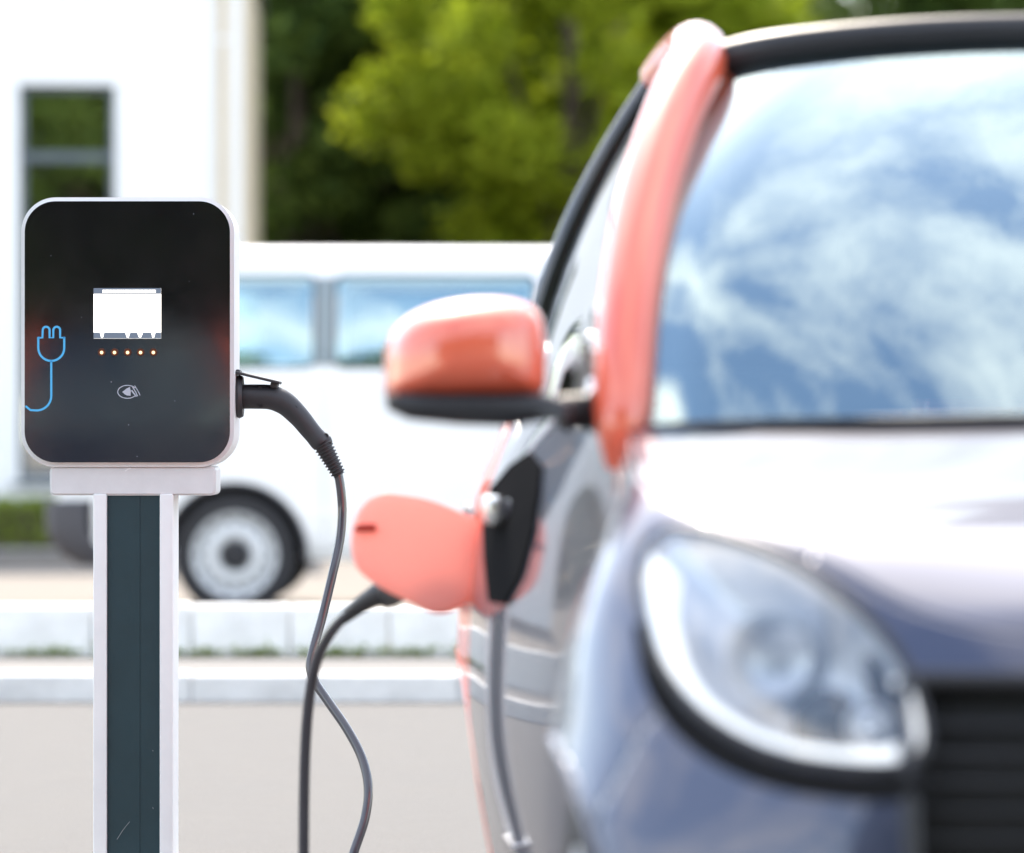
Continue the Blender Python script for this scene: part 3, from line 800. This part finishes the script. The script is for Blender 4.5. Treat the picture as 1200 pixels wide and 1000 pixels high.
# daytime running bar: along the outer, lower and inner edge
nH = len(HLd); order = list(range(nH))
i0 = min(order, key=lambda i: (HLd[i][0] - 757) ** 2 + (HLd[i][1] - 648) ** 2)
i1 = min(order, key=lambda i: (HLd[i][0] - 1072) ** 2 + (HLd[i][1] - 806) ** 2)
seq = []; i = i0
while True:
    seq.append(i); 
    if i == i1: break
    i = (i - 1) % nH
V2 = []
for k, i in enumerate(seq):
    x, y = HLd[i]
    for q, dd in ((.985, -.010), (.965, -.002), (.88, .000), (.83, -.006), (.82, -.028)):
        h, n = on_car(hcx + (x - hcx) * q, hcy + (y - hcy) * q); V2.append(tuple(h + n * dd))
both_sides('daytime_light', V2, grid_faces(len(seq), 5), M['drl'], hl_roots)
# bezel around the lamp
loop = []
for (x, y) in HLd + HLd[:1]:
    h, n = on_car(hcx + (x - hcx) * 1.005, hcy + (y - hcy) * 1.005); loop.append(np.array(h + n * .001))
for s, rt in zip((1, -1), hl_roots): tube('bezel', [(p[0] * s, p[1], p[2]) for p in loop], .0065, M['cartrim'], rt, 8, cap=False)
# projector and side reflector cups
for (x, y, r, dp_) in ((952, 822, .034, -.045), (880, 745, .045, -.055), (1010, 830, .022, -.035)):
    h, n = on_car(x, y); c = h + n * dp_
    for s, rt in zip((1, -1), hl_roots):
        e = lathe('projector' if r < .04 else 'reflector_cup', [(r * 1.25, .0), (r * 1.22, -.012), (r * 1.05, -.014), (r, -.004), (r * .8, .002 if r > .04 else -.012), (r * .4, .008 if r > .04 else -.018), (0, .01 if r > .04 else -.02)],
                  M['projector'] if r == .034 else M['chrome'], rt, 'y', 28, (c.x * s, c.y, c.z))
# black strip hugging the lower edge of the lamp
V2 = []
tr = [(1090, 899), (1058, 902), (1000, 903), (924, 892), (862, 868), (808, 830), (772, 782), (753, 730)]
tr2 = [(1096, 932), (1062, 942), (1000, 943), (914, 930), (842, 902), (786, 858), (756, 805), (745, 745)]
for (a, b) in zip(catmull([(x, y, 0) for x, y in tr], 4), catmull([(x, y, 0) for x, y in tr2], 4)):
    for t in (0, .33, .66, 1):
        q = a * (1 - t) + b * t; h, n = on_car(q[0], q[1]); V2.append(tuple(h + n * (.002 + .006 * math.sin(math.pi * t))))
nt_ = len(V2) // 4
for s in (1, -1):
    obj('headlight_strip', [(v[0] * s, v[1], v[2]) for v in V2], grid_faces(nt_, 4), M['satin'], car, smooth=True)
# grille: recessed black mouth with horizontal bars and a rim
gr = empty('grille'); gr.parent = car
def front_pt(v, z, back=0.0):
    h = ctree.ray_cast(Vector((-abs(v), -1, z)), Vector((0, 1, 0)))[0]
    return (v, (h.y if h else .05) + back, z)
gx = np.linspace(-.49, .49, 31)
obj('grille_back', [front_pt(v, z, .055) for z in np.linspace(.44, .75, 8) for v in gx], grid_faces(8, 31), M['black'], gr, smooth=True)
for z in np.linspace(.495, .675, 7): tube('grille_bar', [front_pt(v, z, .030) for v in gx[1:-1]], .007, M['black'], gr, 8, flat=(1.6, .8))
rim_ = [front_pt(v, .727, .004) for v in np.linspace(-.45, .45, 24)] + [front_pt(.463, z, .004) for z in np.linspace(.71, .48, 8)] + [front_pt(v, .467, .004) for v in np.linspace(.45, -.45, 24)] + [front_pt(-.463, z, .004) for z in np.linspace(.48, .71, 8)]
tube('grille_rim', rim_ + rim_[:1], .011, M['cartrim'], gr, 8, cap=False)
box('number_plate', (0, -.012, .40), (.52, .012, .11), M['casing'], car, .004)

# greenhouse
def smooth_curve(P, n): return catmull(P, n)
cowl = smooth_curve([(-.665, .99, 1.012), (-.58, .935, 1.018), (-.40, .86, 1.022), (-.2, .815, 1.026), (0, .80, 1.028)], 6)
head = smooth_curve([(-.510, 1.505, 1.545), (-.43, 1.465, 1.560), (-.29, 1.43, 1.573), (-.15, 1.41, 1.580), (0, 1.40, 1.583)], 6)
def ruled(A, B, n, bulge):
    V2 = []
    for k in range(n + 1):
        t = k / n; b = 4 * t * (1 - t)
        for a, c in zip(A, B):
            p = a * (1 - t) + c * t + np.array(bulge) * b; V2.append(p)
    return V2
V2 = ruled(cowl, head, 14, (0, -.016, .012)); nW = len(cowl)
V2 = [p + np.array((.034 * p[0], -.032 * (abs(p[0]) / .62) ** 1.8, .018 * (abs(p[0]) / .62) ** 1.8)) * (4 * (k // nW / 14) * (1 - k // nW / 14)) for k, p in enumerate(V2)]
vv, ff = mirrored(V2, grid_faces(15, nW), (-1, 1, 1))
bm = bmesh.new(); me = bpy.data.meshes.new('t'); me.from_pydata([tuple(v) for v in vv], [], ff); bm.from_mesh(me); bpy.data.meshes.remove(me)
bmesh.ops.remove_doubles(bm, verts=bm.verts, dist=1e-5)
from_bm('windscreen', bm, M['carglass'], car, smooth=True)
# black cowl trim under the glass, then wipers
both = [tuple(p) for p in cowl] + [(-p[0], p[1], p[2]) for p in cowl[::-1][1:]]
tube('cowl_trim', [(p[0], p[1] - .012, p[2] - .008) for p in both], .009, M['cartrim'], car, 8)
for x0, x1 in ((-.52, .02), (.06, .55)):
    wp = empty('wiper'); wp.parent = car
    f = lambda x: np.interp(abs(x), [0, .2, .4, .58, .665], [.80, .815, .86, .935, .99])
    pts = [(x, f(x) - .012 + .004, 1.014 + .004 * (x - x0) / (x1 - x0)) for x in np.linspace(x0, x1, 12)]
    tube('blade', pts, .004, M['cartrim'], wp, 6); tube('arm', [(p[0], p[1] - .012, p[2] + .004) for p in pts[:8]], .0035, M['cartrim'], wp, 6)
# A pillars with roof rails (coral), belt line, side glass
for s in (1, -1):
    pil = smooth_curve([(-.703, 1.02, .955), (-.697, 1.01, 1.02), (-.680, 1.10, 1.17), (-.642, 1.235, 1.33), (-.590, 1.37, 1.465), (-.542, 1.485, 1.552), (-.530, 1.62, 1.592), (-.535, 1.85, 1.602), (-.545, 2.05, 1.592)], 6)
    n = len(pil); rad = [min(.044, .016 + .0035 * i, .036 + .0005 * i) if i < n * .6 else .044 - .014 * (i - n * .6) / (n * .4) for i in range(n)]
    tube('pillar', [(p[0] * s, p[1], p[2]) for p in pil], rad, M['coral'], car, 16)
belt = smooth_curve([(-.705, 1.03, 1.015), (-.731, 1.3, 1.035), (-.762, 1.7, 1.05), (-.763, 2.05, 1.065)], 8)
rail = smooth_curve([(-.715, 1.055, 1.07), (-.595, 1.38, 1.45), (-.553, 1.62, 1.572), (-.552, 2.05, 1.572)], 8)
for s in (1, -1):
    V2 = ruled(belt, rail, 10, (-.035, 0, .0))
    sg = obj('side_window', [(p[0] * s, p[1], p[2]) for p in V2], grid_faces(11, len(belt)), M['sideglass'], car, smooth=True)
    tube('belt_trim', [(p[0] * s, p[1], p[2]) for p in belt], .011, M['cartrim'], car, 8)
    tri = [(-.716, 1.03, 1.0), (-.736, 1.20, 1.022), (-.725, 1.125, 1.13), (-.712, 1.06, 1.07)]
    o = obj('mirror_mount', [((p[0] - .006) * s, p[1], p[2]) for p in tri], [(0, 1, 2, 3)], M['cartrim'], car)
    md = o.modifiers.new('thick', 'SOLIDIFY'); md.thickness = .012
    # black B pillar and roof side at the back of the side glass
    bp = [belt[-1] * (1 - t) + rail[-1] * t + np.array((-.035 * 4 * t * (1 - t) - .004, 0, 0)) for t in np.linspace(0, 1, 12)]
    tube('rear_pillar', [(p[0] * s, p[1], p[2]) for p in bp], .022, M['gloss_black'], car, 10)
# roof (folding fabric), rear screen and rear flanks
def roof_edge(u): return -np.interp(u, [1.41, 1.5, 1.62, 2.05, 2.25, 2.45, 2.62], [.46, .50, .525, .545, .56, .60, .66])
def roof_z(u): return np.interp(u, [1.40, 1.55, 1.8, 2.0, 2.15, 2.28, 2.40, 2.52, 2.60], [1.60, 1.632, 1.645, 1.640, 1.615, 1.55, 1.43, 1.24, 1.075])
us = np.linspace(1.41, 2.60, 40); V2 = []
for u in us:
    e = roof_edge(u)
    for t in np.linspace(-1, 1, 25):
        uu = u + (.085 * t * t * max(0, (1.75 - u) / .34) if u < 1.75 else 0)
        V2.append((-e * t, uu, roof_z(u) - .045 * abs(t) ** 2.4 * (1 if u < 2.1 else .4)))
ro = obj('roof', V2, grid_faces(len(us), 25), M['fabric'], car, smooth=True)
md = ro.modifiers.new('thick', 'SOLIDIFY'); md.thickness = .03; md.offset = -1
hd_ = [tuple(p) for p in head] + [(-p[0], p[1], p[2]) for p in head[::-1][1:]]
tube('header_rail', [(p[0], p[1] + .014, p[2] + .016) for p in hd_], .026, M['cartrim'], car, 10)
for s in (1, -1):
    V2 = []
    for k in range(13):
        u = 2.05 + .54 * k / 12; e = roof_edge(u); zt = roof_z(u) - .03
        bv = np.interp(u, [2.05, 2.3, 2.46, 2.59], [-.765, -.765, -.715, -.60]); zb = 1.065
        for t in np.linspace(0, 1, 8): V2.append(((bv * (1 - t) + e * t - .03 * 4 * t * (1 - t)) * s, u, zb * (1 - t) + max(zt, zb + .002) * t))
    o = obj('rear_flank', V2, grid_faces(13, 8), M['fabric'], car, smooth=True)
    md = o.modifiers.new('thick', 'SOLIDIFY'); md.thickness = .01
    tl = box('tail_light', (s * .70, 2.55, .86), (.16, .12, .26), M['redlamp'], car, .03, 3)
V2 = [(x, np.interp(z, [1.16, 1.5], [2.575, 2.345]) + .012, z) for z in (1.16, 1.28, 1.4, 1.5) for x in np.linspace(-.42, .42, 9)]
obj('rear_window', V2, grid_faces(4, 9), M['gloss_black'], car, smooth=True)
# cabin
obj('dashboard', *mirrored([(-.70, 1.0, 1.0), (-.70, 1.22, .98), (-.70, 1.30, .84), (-.70, 1.26, .55), (0, .84, 1.005), (0, 1.20, .99), (0, 1.30, .84), (0, 1.24, .55)], [(0, 4, 5, 1), (1, 5, 6, 2), (2, 6, 7, 3)], (-1, 1, 1)), M['dash'], car, smooth=True)
for s in (-1, 1):
    st = empty('seat', (s * .36, 1.75, .30)); st.parent = car
    box('cushion', (0, -.12, .13), (.48, .50, .18), M['seat'], st, .06, 3)
    box('backrest', (0, .20, .48), (.46, .14, .66), M['seat'], st, .06, 3, Matrix.Rotation(R(-12), 3, 'X'))
    box('headrest', (0, .31, .93), (.26, .10, .22), M['seat'], st, .045, 3)
sw = empty('steering_wheel', (.36, 1.38, .86)); sw.parent = car; sw.rotation_euler = (R(-25), 0, 0)
tube('wheel_rim', [(.18 * math.cos(2 * math.pi * k / 32), 0, .18 * math.sin(2 * math.pi * k / 32)) for k in range(33)], .014, M['cartrim'], sw, 8, cap=False)
box('wheel_hub', (0, .01, -.01), (.34, .03, .09), M['cartrim'], sw, .012)
iv_ = empty('interior_mirror', (0, 1.50, 1.50)); iv_.parent = car
box('mirror_shell', (0, 0, 0), (.22, .03, .07), M['cartrim'], iv_, .012); tube('mirror_stalk', [(0, 0, .02), (0, -.03, .10)], .01, M['cartrim'], iv_, 8)

# door mirrors: coral shell over a black base and arm
def mirror_shell():
    # outline seen from the front in photo pixels, at u=1.05
    o = [(640, 400), (636, 375), (622, 357), (590, 349), (545, 350), (500, 360), (470, 378), (454, 405), (451, 440), (455, 466), (500, 469), (560, 468), (610, 467), (638, 462), (642, 430)]
    return [at_u(x, y, 1.05) for x, y in o]
ol = [np.array(p) for p in catmull([tuple(p) for p in mirror_shell()] + [tuple(mirror_shell()[0])], 4)][:-1]
cm = sum(ol) / len(ol)
prof = [(.93, .085), (.99, .07), (1.0, .04), (.985, .0), (.93, -.035), (.80, -.062), (.58, -.082), (.30, -.092)]
for s in (1, -1):
    mr = empty('door_mirror'); mr.parent = car
    V2 = []
    for q, dy in prof:
        for p in ol:
            w = cm + (p - cm) * q; V2.append((w[0] * s, w[1] + dy, w[2]))
    F2 = grid_faces(len(prof), len(ol), closed=True); F2.append(tuple((len(prof) - 1) * len(ol) + k for k in range(len(ol)))); F2.append(tuple(range(len(ol)))[::-1])
    bm = bmesh.new(); me = bpy.data.meshes.new('t'); me.from_pydata(V2, [], F2); bm.from_mesh(me); bpy.data.meshes.remove(me)
    from_bm('mirror_shell', bm, M['coral'], mr, smooth=True)
    gq = [cm + (p - cm) * .86 for p in ol]
    obj('mirror_glass', [(p[0] * s, p[1] + .087, p[2]) for p in gq], [tuple(range(len(gq)))], M['silver'], mr)
    b0 = [at_u(x, y, 1.05) for x, y in ((452, 462), (455, 480), (480, 492), (540, 498), (600, 500), (645, 492), (668, 494), (668, 472), (640, 462))]
    bo = [np.array(p) for p in b0]; V2 = []
    cb = sum(bo) / len(bo)
    for q, dy in ((.85, .085), (1.0, .07), (1.0, -.045), (.9, -.062), (.6, -.07)):
        for p in bo:
            w = cb + (p - cb) * q; V2.append((w[0] * s, w[1] + dy, w[2]))
    F2 = grid_faces(5, len(bo), closed=True); F2.append(tuple(4 * len(bo) + k for k in range(len(bo)))); F2.append(tuple(range(len(bo)))[::-1])
    bm = bmesh.new(); me = bpy.data.meshes.new('t'); me.from_pydata(V2, [], F2); bm.from_mesh(me); bpy.data.meshes.remove(me)
    from_bm('mirror_base', bm, M['cartrim'], mr, smooth=True, sharp=50)
    aa = at_u(655, 484, 1.07)
    tube('mirror_arm', [(aa.x * s, aa.y, aa.z), (-.70 * s, 1.08, 1.035)], .026, M['cartrim'], mr, 10)
# door handles: black recess plate, widened over the flap's reflection, with a pale grip
for s, dr in zip((1, -1), doors):
    pl = [(626, 530), (640, 548), (637, 580), (630, 625), (616, 675), (597, 710), (578, 706), (573, 660), (571, 602), (583, 570), (604, 545)]
    V2 = [on_car(x, y, 1.9) for x, y in pl]
    o = obj('handle_plate', [((h.x - .004) * s, h.y, h.z) for h, n in V2], [tuple(range(len(pl)))], M['satin'], dr)
    md = o.modifiers.new('thick', 'SOLIDIFY'); md.thickness = .005
    (ha, _), (hb_, _) = on_car(596, 585, 1.8), on_car(587, 610, 1.8)
    if s > 0: print('PLATE', [(round(h.x, 3), round(h.y, 3), round(h.z, 3)) for h, n in V2], ha, hb_)
    box('door_handle', ((ha.x + hb_.x) / 2 * s - .02 * s, (ha.y + hb_.y) / 2, (ha.z + hb_.z) / 2), (.03, .16, .045), M['silver'], dr, .014, 3)
# charging port and its open flap (car's right rear flank)
HU = 2.06
hinge = at_u(566, 650, HU)
fo = [(451, 576), (500, 584), (540, 600), (561, 612), (566, 640), (565, 678), (552, 702), (530, 717), (508, 719), (480, 706), (448, 690), (420, 668), (412, 640), (416, 608), (430, 586)]
fl = [at_u(x, y, HU - .004) for x, y in fo]; fl = [np.array(p) for p in catmull([tuple(p) for p in fl] + [tuple(fl[0])], 4)][:-1]
cf = sum(fl) / len(fl)
flap = empty('charge_flap'); flap.parent = car
V2 = []
for q, dy in ((.80, -.004), (.94, -.004), (.985, -.001), (1.0, .005), (.985, .012), (.9, .016), (.6, .018)):
    for p in fl:
        w = cf + (p - cf) * q; V2.append((w[0], w[1] + dy, w[2]))
nf = len(fl); F2 = grid_faces(7, nf, closed=True); F2.append(tuple(6 * nf + k for k in range(nf))); F2.append(tuple(range(nf))[::-1])
bm = bmesh.new(); me = bpy.data.meshes.new('t'); me.from_pydata(V2, [], F2); bm.from_mesh(me); bpy.data.meshes.remove(me)
from_bm('flap_plate', bm, M['coral_in'], flap, smooth=True, sharp=50)
tb = at_u(428, 619, HU - .012); box('flap_latch', tuple(tb), (.036, .016, .013), M['red_in'], flap, .004)
box('flap_hinge', (hinge.x + .02, HU + .004, hinge.z), (.06, .012, .07), M['cartrim'], flap, .003)
prt = ctree.ray_cast(Vector((-2, HU + .10, .80)), Vector((1, 0, 0)))[0]
lathe('charge_port', [(0, .004), (.052, .004), (.052, -.006), (.085, -.008), (.088, .002), (0, .002)], M['gloss_black'], car, 'x', 28, (prt.x, prt.y, prt.z))

# second car of the same kind, parked behind the photographer, facing away
car2 = copy_tree(car)
car2.location = (-2.05, -3.2, 0); car2.rotation_euler = (0, 0, R(176))
tag(car2, 'navy and coral city car parked across from the charging post', 'car', 'small electric cars')

# ------------------------------------------------------------------ charging station (front plane at Y)
CY = 7.78; cs = FPX / CY
qx = lambda x: (x - 600) / cs
qz = lambda y: CAM_Z - (y - HZ) / cs
BX = qx(155.5)
st = empty('charging_station', (BX, CY, 0)); tag(st, 'wall box charger with black glass front and lit screen on a teal and white post', 'charger')
lx = lambda x: qx(x) - BX
def rr_px(x0, x1, y0, y1, r, n=8): return rrect(lx(x0), lx(x1), qz(y1), qz(y0), r / cs, n)
bm = bmesh.new()
casing = extrude_xz('casing', rr_px(24, 274, 231, 547.5, 41, 12), 0.0, 0.175, M['casing'], st, bev=.010, seg=4)
pn = extrude_xz('front_panel', rr_px(29, 269.5, 236, 542, 36, 12), -.0045, .004, M['panel'], st, bev=.0022, seg=2)
YF = -.0045
scr = box('screen', (lx(149.5), YF - .0004, qz(367.5)), ((189 - 110) / cs, .0012, (397 - 338) / cs), M['screen'], st)
yb = YF - .0016
hb = box('status_bar', (lx(149.5), yb, qz(341.4)), (79 / cs, .0008, 6.8 / cs), M['screenbar'], scr)
fb = box('status_bar', (lx(149.5), yb, qz(393.4)), (79 / cs, .0008, 7.0 / cs), M['screenbar'], scr)
rs = random.Random(3)
x = 120.5
while x < 179:
    w = rs.uniform(2.0, 5.5)
    box('screen_text', (lx(x + w / 2), yb - .0008, qz(341.6)), (w / cs, .0006, 3.0 / cs), M['screen'], scr); x += w + .5
for x, w in ((120, 5.0), (150, 6), (164.5, 7), (180, 5)):
    flat_poly('soft_key_mark', [(lx(x - w / 2), qz(389.9)), (lx(x + w / 2), qz(389.9)), (lx(x + w * .3), qz(393)), (lx(x + 1.2), qz(395.6)), (lx(x - 1.2), qz(395.6)), (lx(x - w * .3), qz(393))][::-1], yb - .0009, M['screen'], scr)
for x in (119.4, 134.5, 149.8, 165, 180):
    bt = lathe('button', [(0, -.0012), (4.3 / cs, -.0012), (4.6 / cs, 0), (4.6 / cs, .002)], M['ledring'], st, 'y', 20, (lx(x), YF, qz(413)))
    lathe('button_light', [(0, -.0012), (1.7 / cs, -.0010), (2.0 / cs, 0)], M['led'], bt, 'y', 14, (lx(x), YF - .0014, qz(413.4)))
pp = lambda pts: [(lx(a / 2.5), qz(200 + b / 2.5)) for a, b in pts]
def arc(cx_, cy_, rx, ry, a0, a1, n=14): return [(cx_ + rx * math.cos(R(a0 + (a1 - a0) * k / n)), cy_ + ry * math.sin(R(a0 + (a1 - a0) * k / n))) for k in range(n + 1)]
icon = empty('plug_symbol'); icon.parent = st; ym = YF - .0006; lw = 2.5 / cs
strip('plug_outline', pp([(113, 490), (125, 490)] + arc(136, 468, 10, 10, 180, 360) + [(146, 490), (157, 490)] + arc(167, 468, 10, 10, 180, 360) + [(177, 490), (190, 490)]), lw, ym, M['cyan'], icon)
strip('plug_outline', pp([(113, 488), (113, 520)] + arc(151, 520, 38, 38, 180, 0)[1:] + [(189, 488)]), lw, ym, M['cyan'], icon)
strip('cord_line', pp([(151, 557), (151, 660)] + arc(108, 660, 43, 43, 0, 90)[1:] + [(90, 702), (75.5, 690)]), lw, ym, M['cyan'], icon)
nfc = empty('contactless_symbol'); nfc.parent = st
q2 = lambda pts: [(lx(a), qz(b)) for a, b in pts]
strip('ellipse_line', q2(arc(149.6, 459.4, 11.3, 7.6, 35, 325, 30)), 1.0 / cs, ym, M['whiteprint'], nfc)
flat_poly('hand_mark', q2([(143.5, 459.6), (148, 456), (152.5, 453.6), (153.6, 458), (153.2, 464), (149, 463.6), (146, 462)])[::-1], ym, M['whiteprint'], nfc)
strip('wave_line', q2([(155.5, 453.5), (159, 459), (161.5, 464.5)]), 1.2 / cs, ym, M['whiteprint'], nfc)
strip('wave_line', q2([(154.5, 457.5), (157, 461), (160, 465)]), 1.6 / cs, ym, M['whiteprint'], nfc)
strip('wave_line', q2([(158, 452), (161.5, 457.5), (164.5, 463.5)]), .9 / cs, ym, M['whiteprint'], nfc)
for x, y, r in ((130.6, 447.8, .55), (151, 498, .45), (227, 251, .4), (161, 535, .4), (96, 372, .3), (222, 330, .3), (60, 300, .3), (205, 470, .35)):
    lathe('dust_speck', [(0, -.0004), (r / cs, 0)], M['whiteprint'], st, 'y', 8, (lx(x), YF - .0003, qz(y)))
strip('scratch', q2([(146, 552.5), (150, 549.5), (153, 548.8)]), .8 / cs, -.0004 + .006, M['stucco'], st)
# bracket under the case
bk = extrude_xz('bracket', rr_px(57, 252, 546.8, 581, 6, 4), .014, .150, M['bracket'], st, bev=.004, seg=3)
# post: two white rails, dark teal channel between
zb, ztp = 0.012, qz(579)
def rail_(x0, x1):
    return box('post_rail', ((lx(x0) + lx(x1)) / 2, .075, (zb + ztp) / 2), (lx(x1) - lx(x0), .13, ztp - zb), M['alu'], st, .004, 3)
rail_(108.5, 124.3); rail_(186.5, 202.5)
box('post_core', (lx(155.4), .076, (zb + ztp) / 2), ((186.4 - 124.4) / cs, .108, ztp - zb - .004), M['teal'], st)
box('cover_strip', (lx(144), .0214, (zb + ztp) / 2), (38 / cs, .0016, ztp - zb - .008), M['teal'], st, .001, 1)
for p in (((136, 985), (143, 974), (151, 964)), ((178, 947), (178.8, 949)), ((178, 880), (178.6, 881.5))):
    strip('scratch', q2(p), .5 / cs, .0183, M['scratch'], st)
box('base_plate', (lx(155.4), .075, .006), (.26, .24, .012), M['alu'], st, .003)
for sx in (-1, 1):
    for sy in (-1, 1): lathe('anchor_bolt', [(0, .022), (.009, .022), (.009, 0), (.014, 0), (.014, -.0)], M['bolt'], st, 'z', 6, (lx(155.4) + sx * .11, .075 + sy * .10, .012))
# socket with its raised lid on the right flank
sk = empty('socket'); sk.parent = st
PY = .085
def sp(x, y, dy=0):      # photo pixel at the depth of the socket, local to the station
    w = px(x, y, CY + PY + dy); return (w[0] - BX, w[1] - CY, w[2])
c0 = sp(277, 465)
xs_face = lx(274)
lathe('socket_collar', [(0, .0), (.045, .0), (.048, .006), (.044, .014), (.030, .014), (.028, .004), (0, .004)], M['plug'], sk, 'x', 28, (xs_face, c0[1], c0[2]))
bm = bmesh.new()
a = sp(277, 436.5); b = sp(330, 449)
ang = math.atan2(b[2] - a[2], b[0] - a[0]); L = math.hypot(b[2] - a[2], b[0] - a[0])
bm_box(bm, (L / 2, 0, 0), (L, .082, .0065), .003, 2); bm_box(bm, (L - .012, 0, -.008), (.016, .05, .014), .003, 1)
bmesh.ops.rotate(bm, cent=(0, 0, 0), matrix=Matrix.Rotation(-ang, 3, 'Y'), verts=bm.verts)
bmesh.ops.translate(bm, vec=(a[0] - .002, a[1], a[2]), verts=bm.verts)
from_bm('socket_lid', bm, M['plug'], sk, True, 35)
tube('lid_hinge', [(xs_face + .004, c0[1] - .03, a[2]), (xs_face + .004, c0[1] + .03, a[2])], .006, M['plug'], sk, 10)

# ------------------------------------------------------------------ charging cable with both plugs
cb = empty('charging_cable', (qx(395), CY + PY, 0)); tag(cb, 'grey charging cable hanging from the charger to the car with charcoal plugs', 'cable')
CBO = np.array(cb.location)
def W(x, y, Y): return np.array(px(x, y, Y)) - CBO
PYW = CY + PY; sc_ = FPX / PYW
pl = empty('charger_plug'); pl.parent = cb
path = catmull([W(278, 465, PYW), W(300, 465, PYW), (W(318, 466, PYW)), W(334, 473, PYW), W(350, 488, PYW), W(364, 505, PYW), W(377, 520, PYW)], 6)
n = len(path); rr_ = np.interp(np.linspace(0, 1, n), [0, .02, .3, .45, .7, .88, .97, 1], [13, 14.3, 14.4, 14.2, 12.2, 11.2, 12.0, 11.0]) / sc_
tube('plug_body', path, list(rr_), M['plug'], pl, 24)
tube('plug_collar', [W(370, 524, PYW), W(374.5, 521, PYW), W(386, 515.5, PYW), W(388.5, 514.5, PYW)], [.008, .016, .013, .006], M['plug'], pl, 14)
for x, y in ((305.5, 455.5), (305.5, 474.5), (346, 478.5), (382, 511)):
    w = W(x, y, PYW)
    lathe('screw_recess', [(0, .0), (.0045, .0), (.0055, -.0015), (.0065, .0)], M['black'], pl, 'y', 14, (w[0], -.0195 if x < 330 else (-.0205 if x < 360 else -.010), w[2]))
a, b = W(378, 521, PYW), W(397.5, 557, PYW); k = 60
pts = [a + (b - a) * i / k for i in range(k + 1)]
rad = [(np.interp(i / k, [0, 1], [11.0, 7.6]) + (1.0 if (i % 6) in (0, 1, 2) else -1.1)) / sc_ for i in range(k + 1)]
tube('strain_relief', pts, rad, M['plug'], pl, 18)
# one continuous lead: charger plug -> floor -> car plug
lead = [W(396, 553, PYW), W(399.5, 575, PYW), W(401, 600, PYW), W(398.5, 632, PYW - .01), W(390, 672, PYW - .03), W(378, 722, PYW - .05), W(368, 758, PYW - .07), W(363.5, 781, PYW - .08),
        W(369, 799, PYW - .09), W(385, 823, PYW - .11), W(407, 855, PYW - .14), W(424, 888, PYW - .17), W(431.5, 922, PYW - .20), W(428, 958, PYW - .22), W(416, 995, PYW - .24),
        W(405, 1030, PYW - .26)]
fz = .013 - CBO[2]
g0 = lead[-1]
lead += [np.array((g0[0] - .03, g0[1] - .07, fz + .002)), np.array((g0[0] - .10, g0[1] - .25, fz)), np.array((g0[0] - .17, g0[1] - .52, fz)), np.array((g0[0] - .12, g0[1] - .78, fz))]
e_ = W(356, 1060, 6.52)
lead += [np.array((e_[0] - .02, e_[1] + .06, fz + .004)), np.array((e_[0], e_[1], fz + .09)), W(356, 1000, 6.50), W(356.5, 930, 6.49), W(358.5, 865, 6.47), W(363, 815, 6.45), W(371, 775, 6.42), W(384, 747, 6.38), W(399, 727, 6.34), W(412, 716, 6.31)]
tube('lead', catmull(lead, 8), 5.4 / sc_, M['cable'], cb, 14)
vp = empty('vehicle_plug'); vp.parent = cb
pw = (Mc @ Vector((prt.x, prt.y, prt.z)))
end = np.array(pw) - CBO
vpath = catmull([W(398, 728, 6.345), W(420, 711, 6.30), W(440, 698, 6.27), W(462, 689, 6.24), end + np.array((-.09, 0, -.012)), end + np.array((-.012, 0, 0))], 6)
n = len(vpath); vr = np.interp(np.linspace(0, 1, n), [0, .1, .2, .38, .42, .48, .7, 1], [.0100, .0125, .0145, .018, .020, .026, .030, .028])
tube('plug_body', vpath, list(vr), M['plug'], vp, 20)
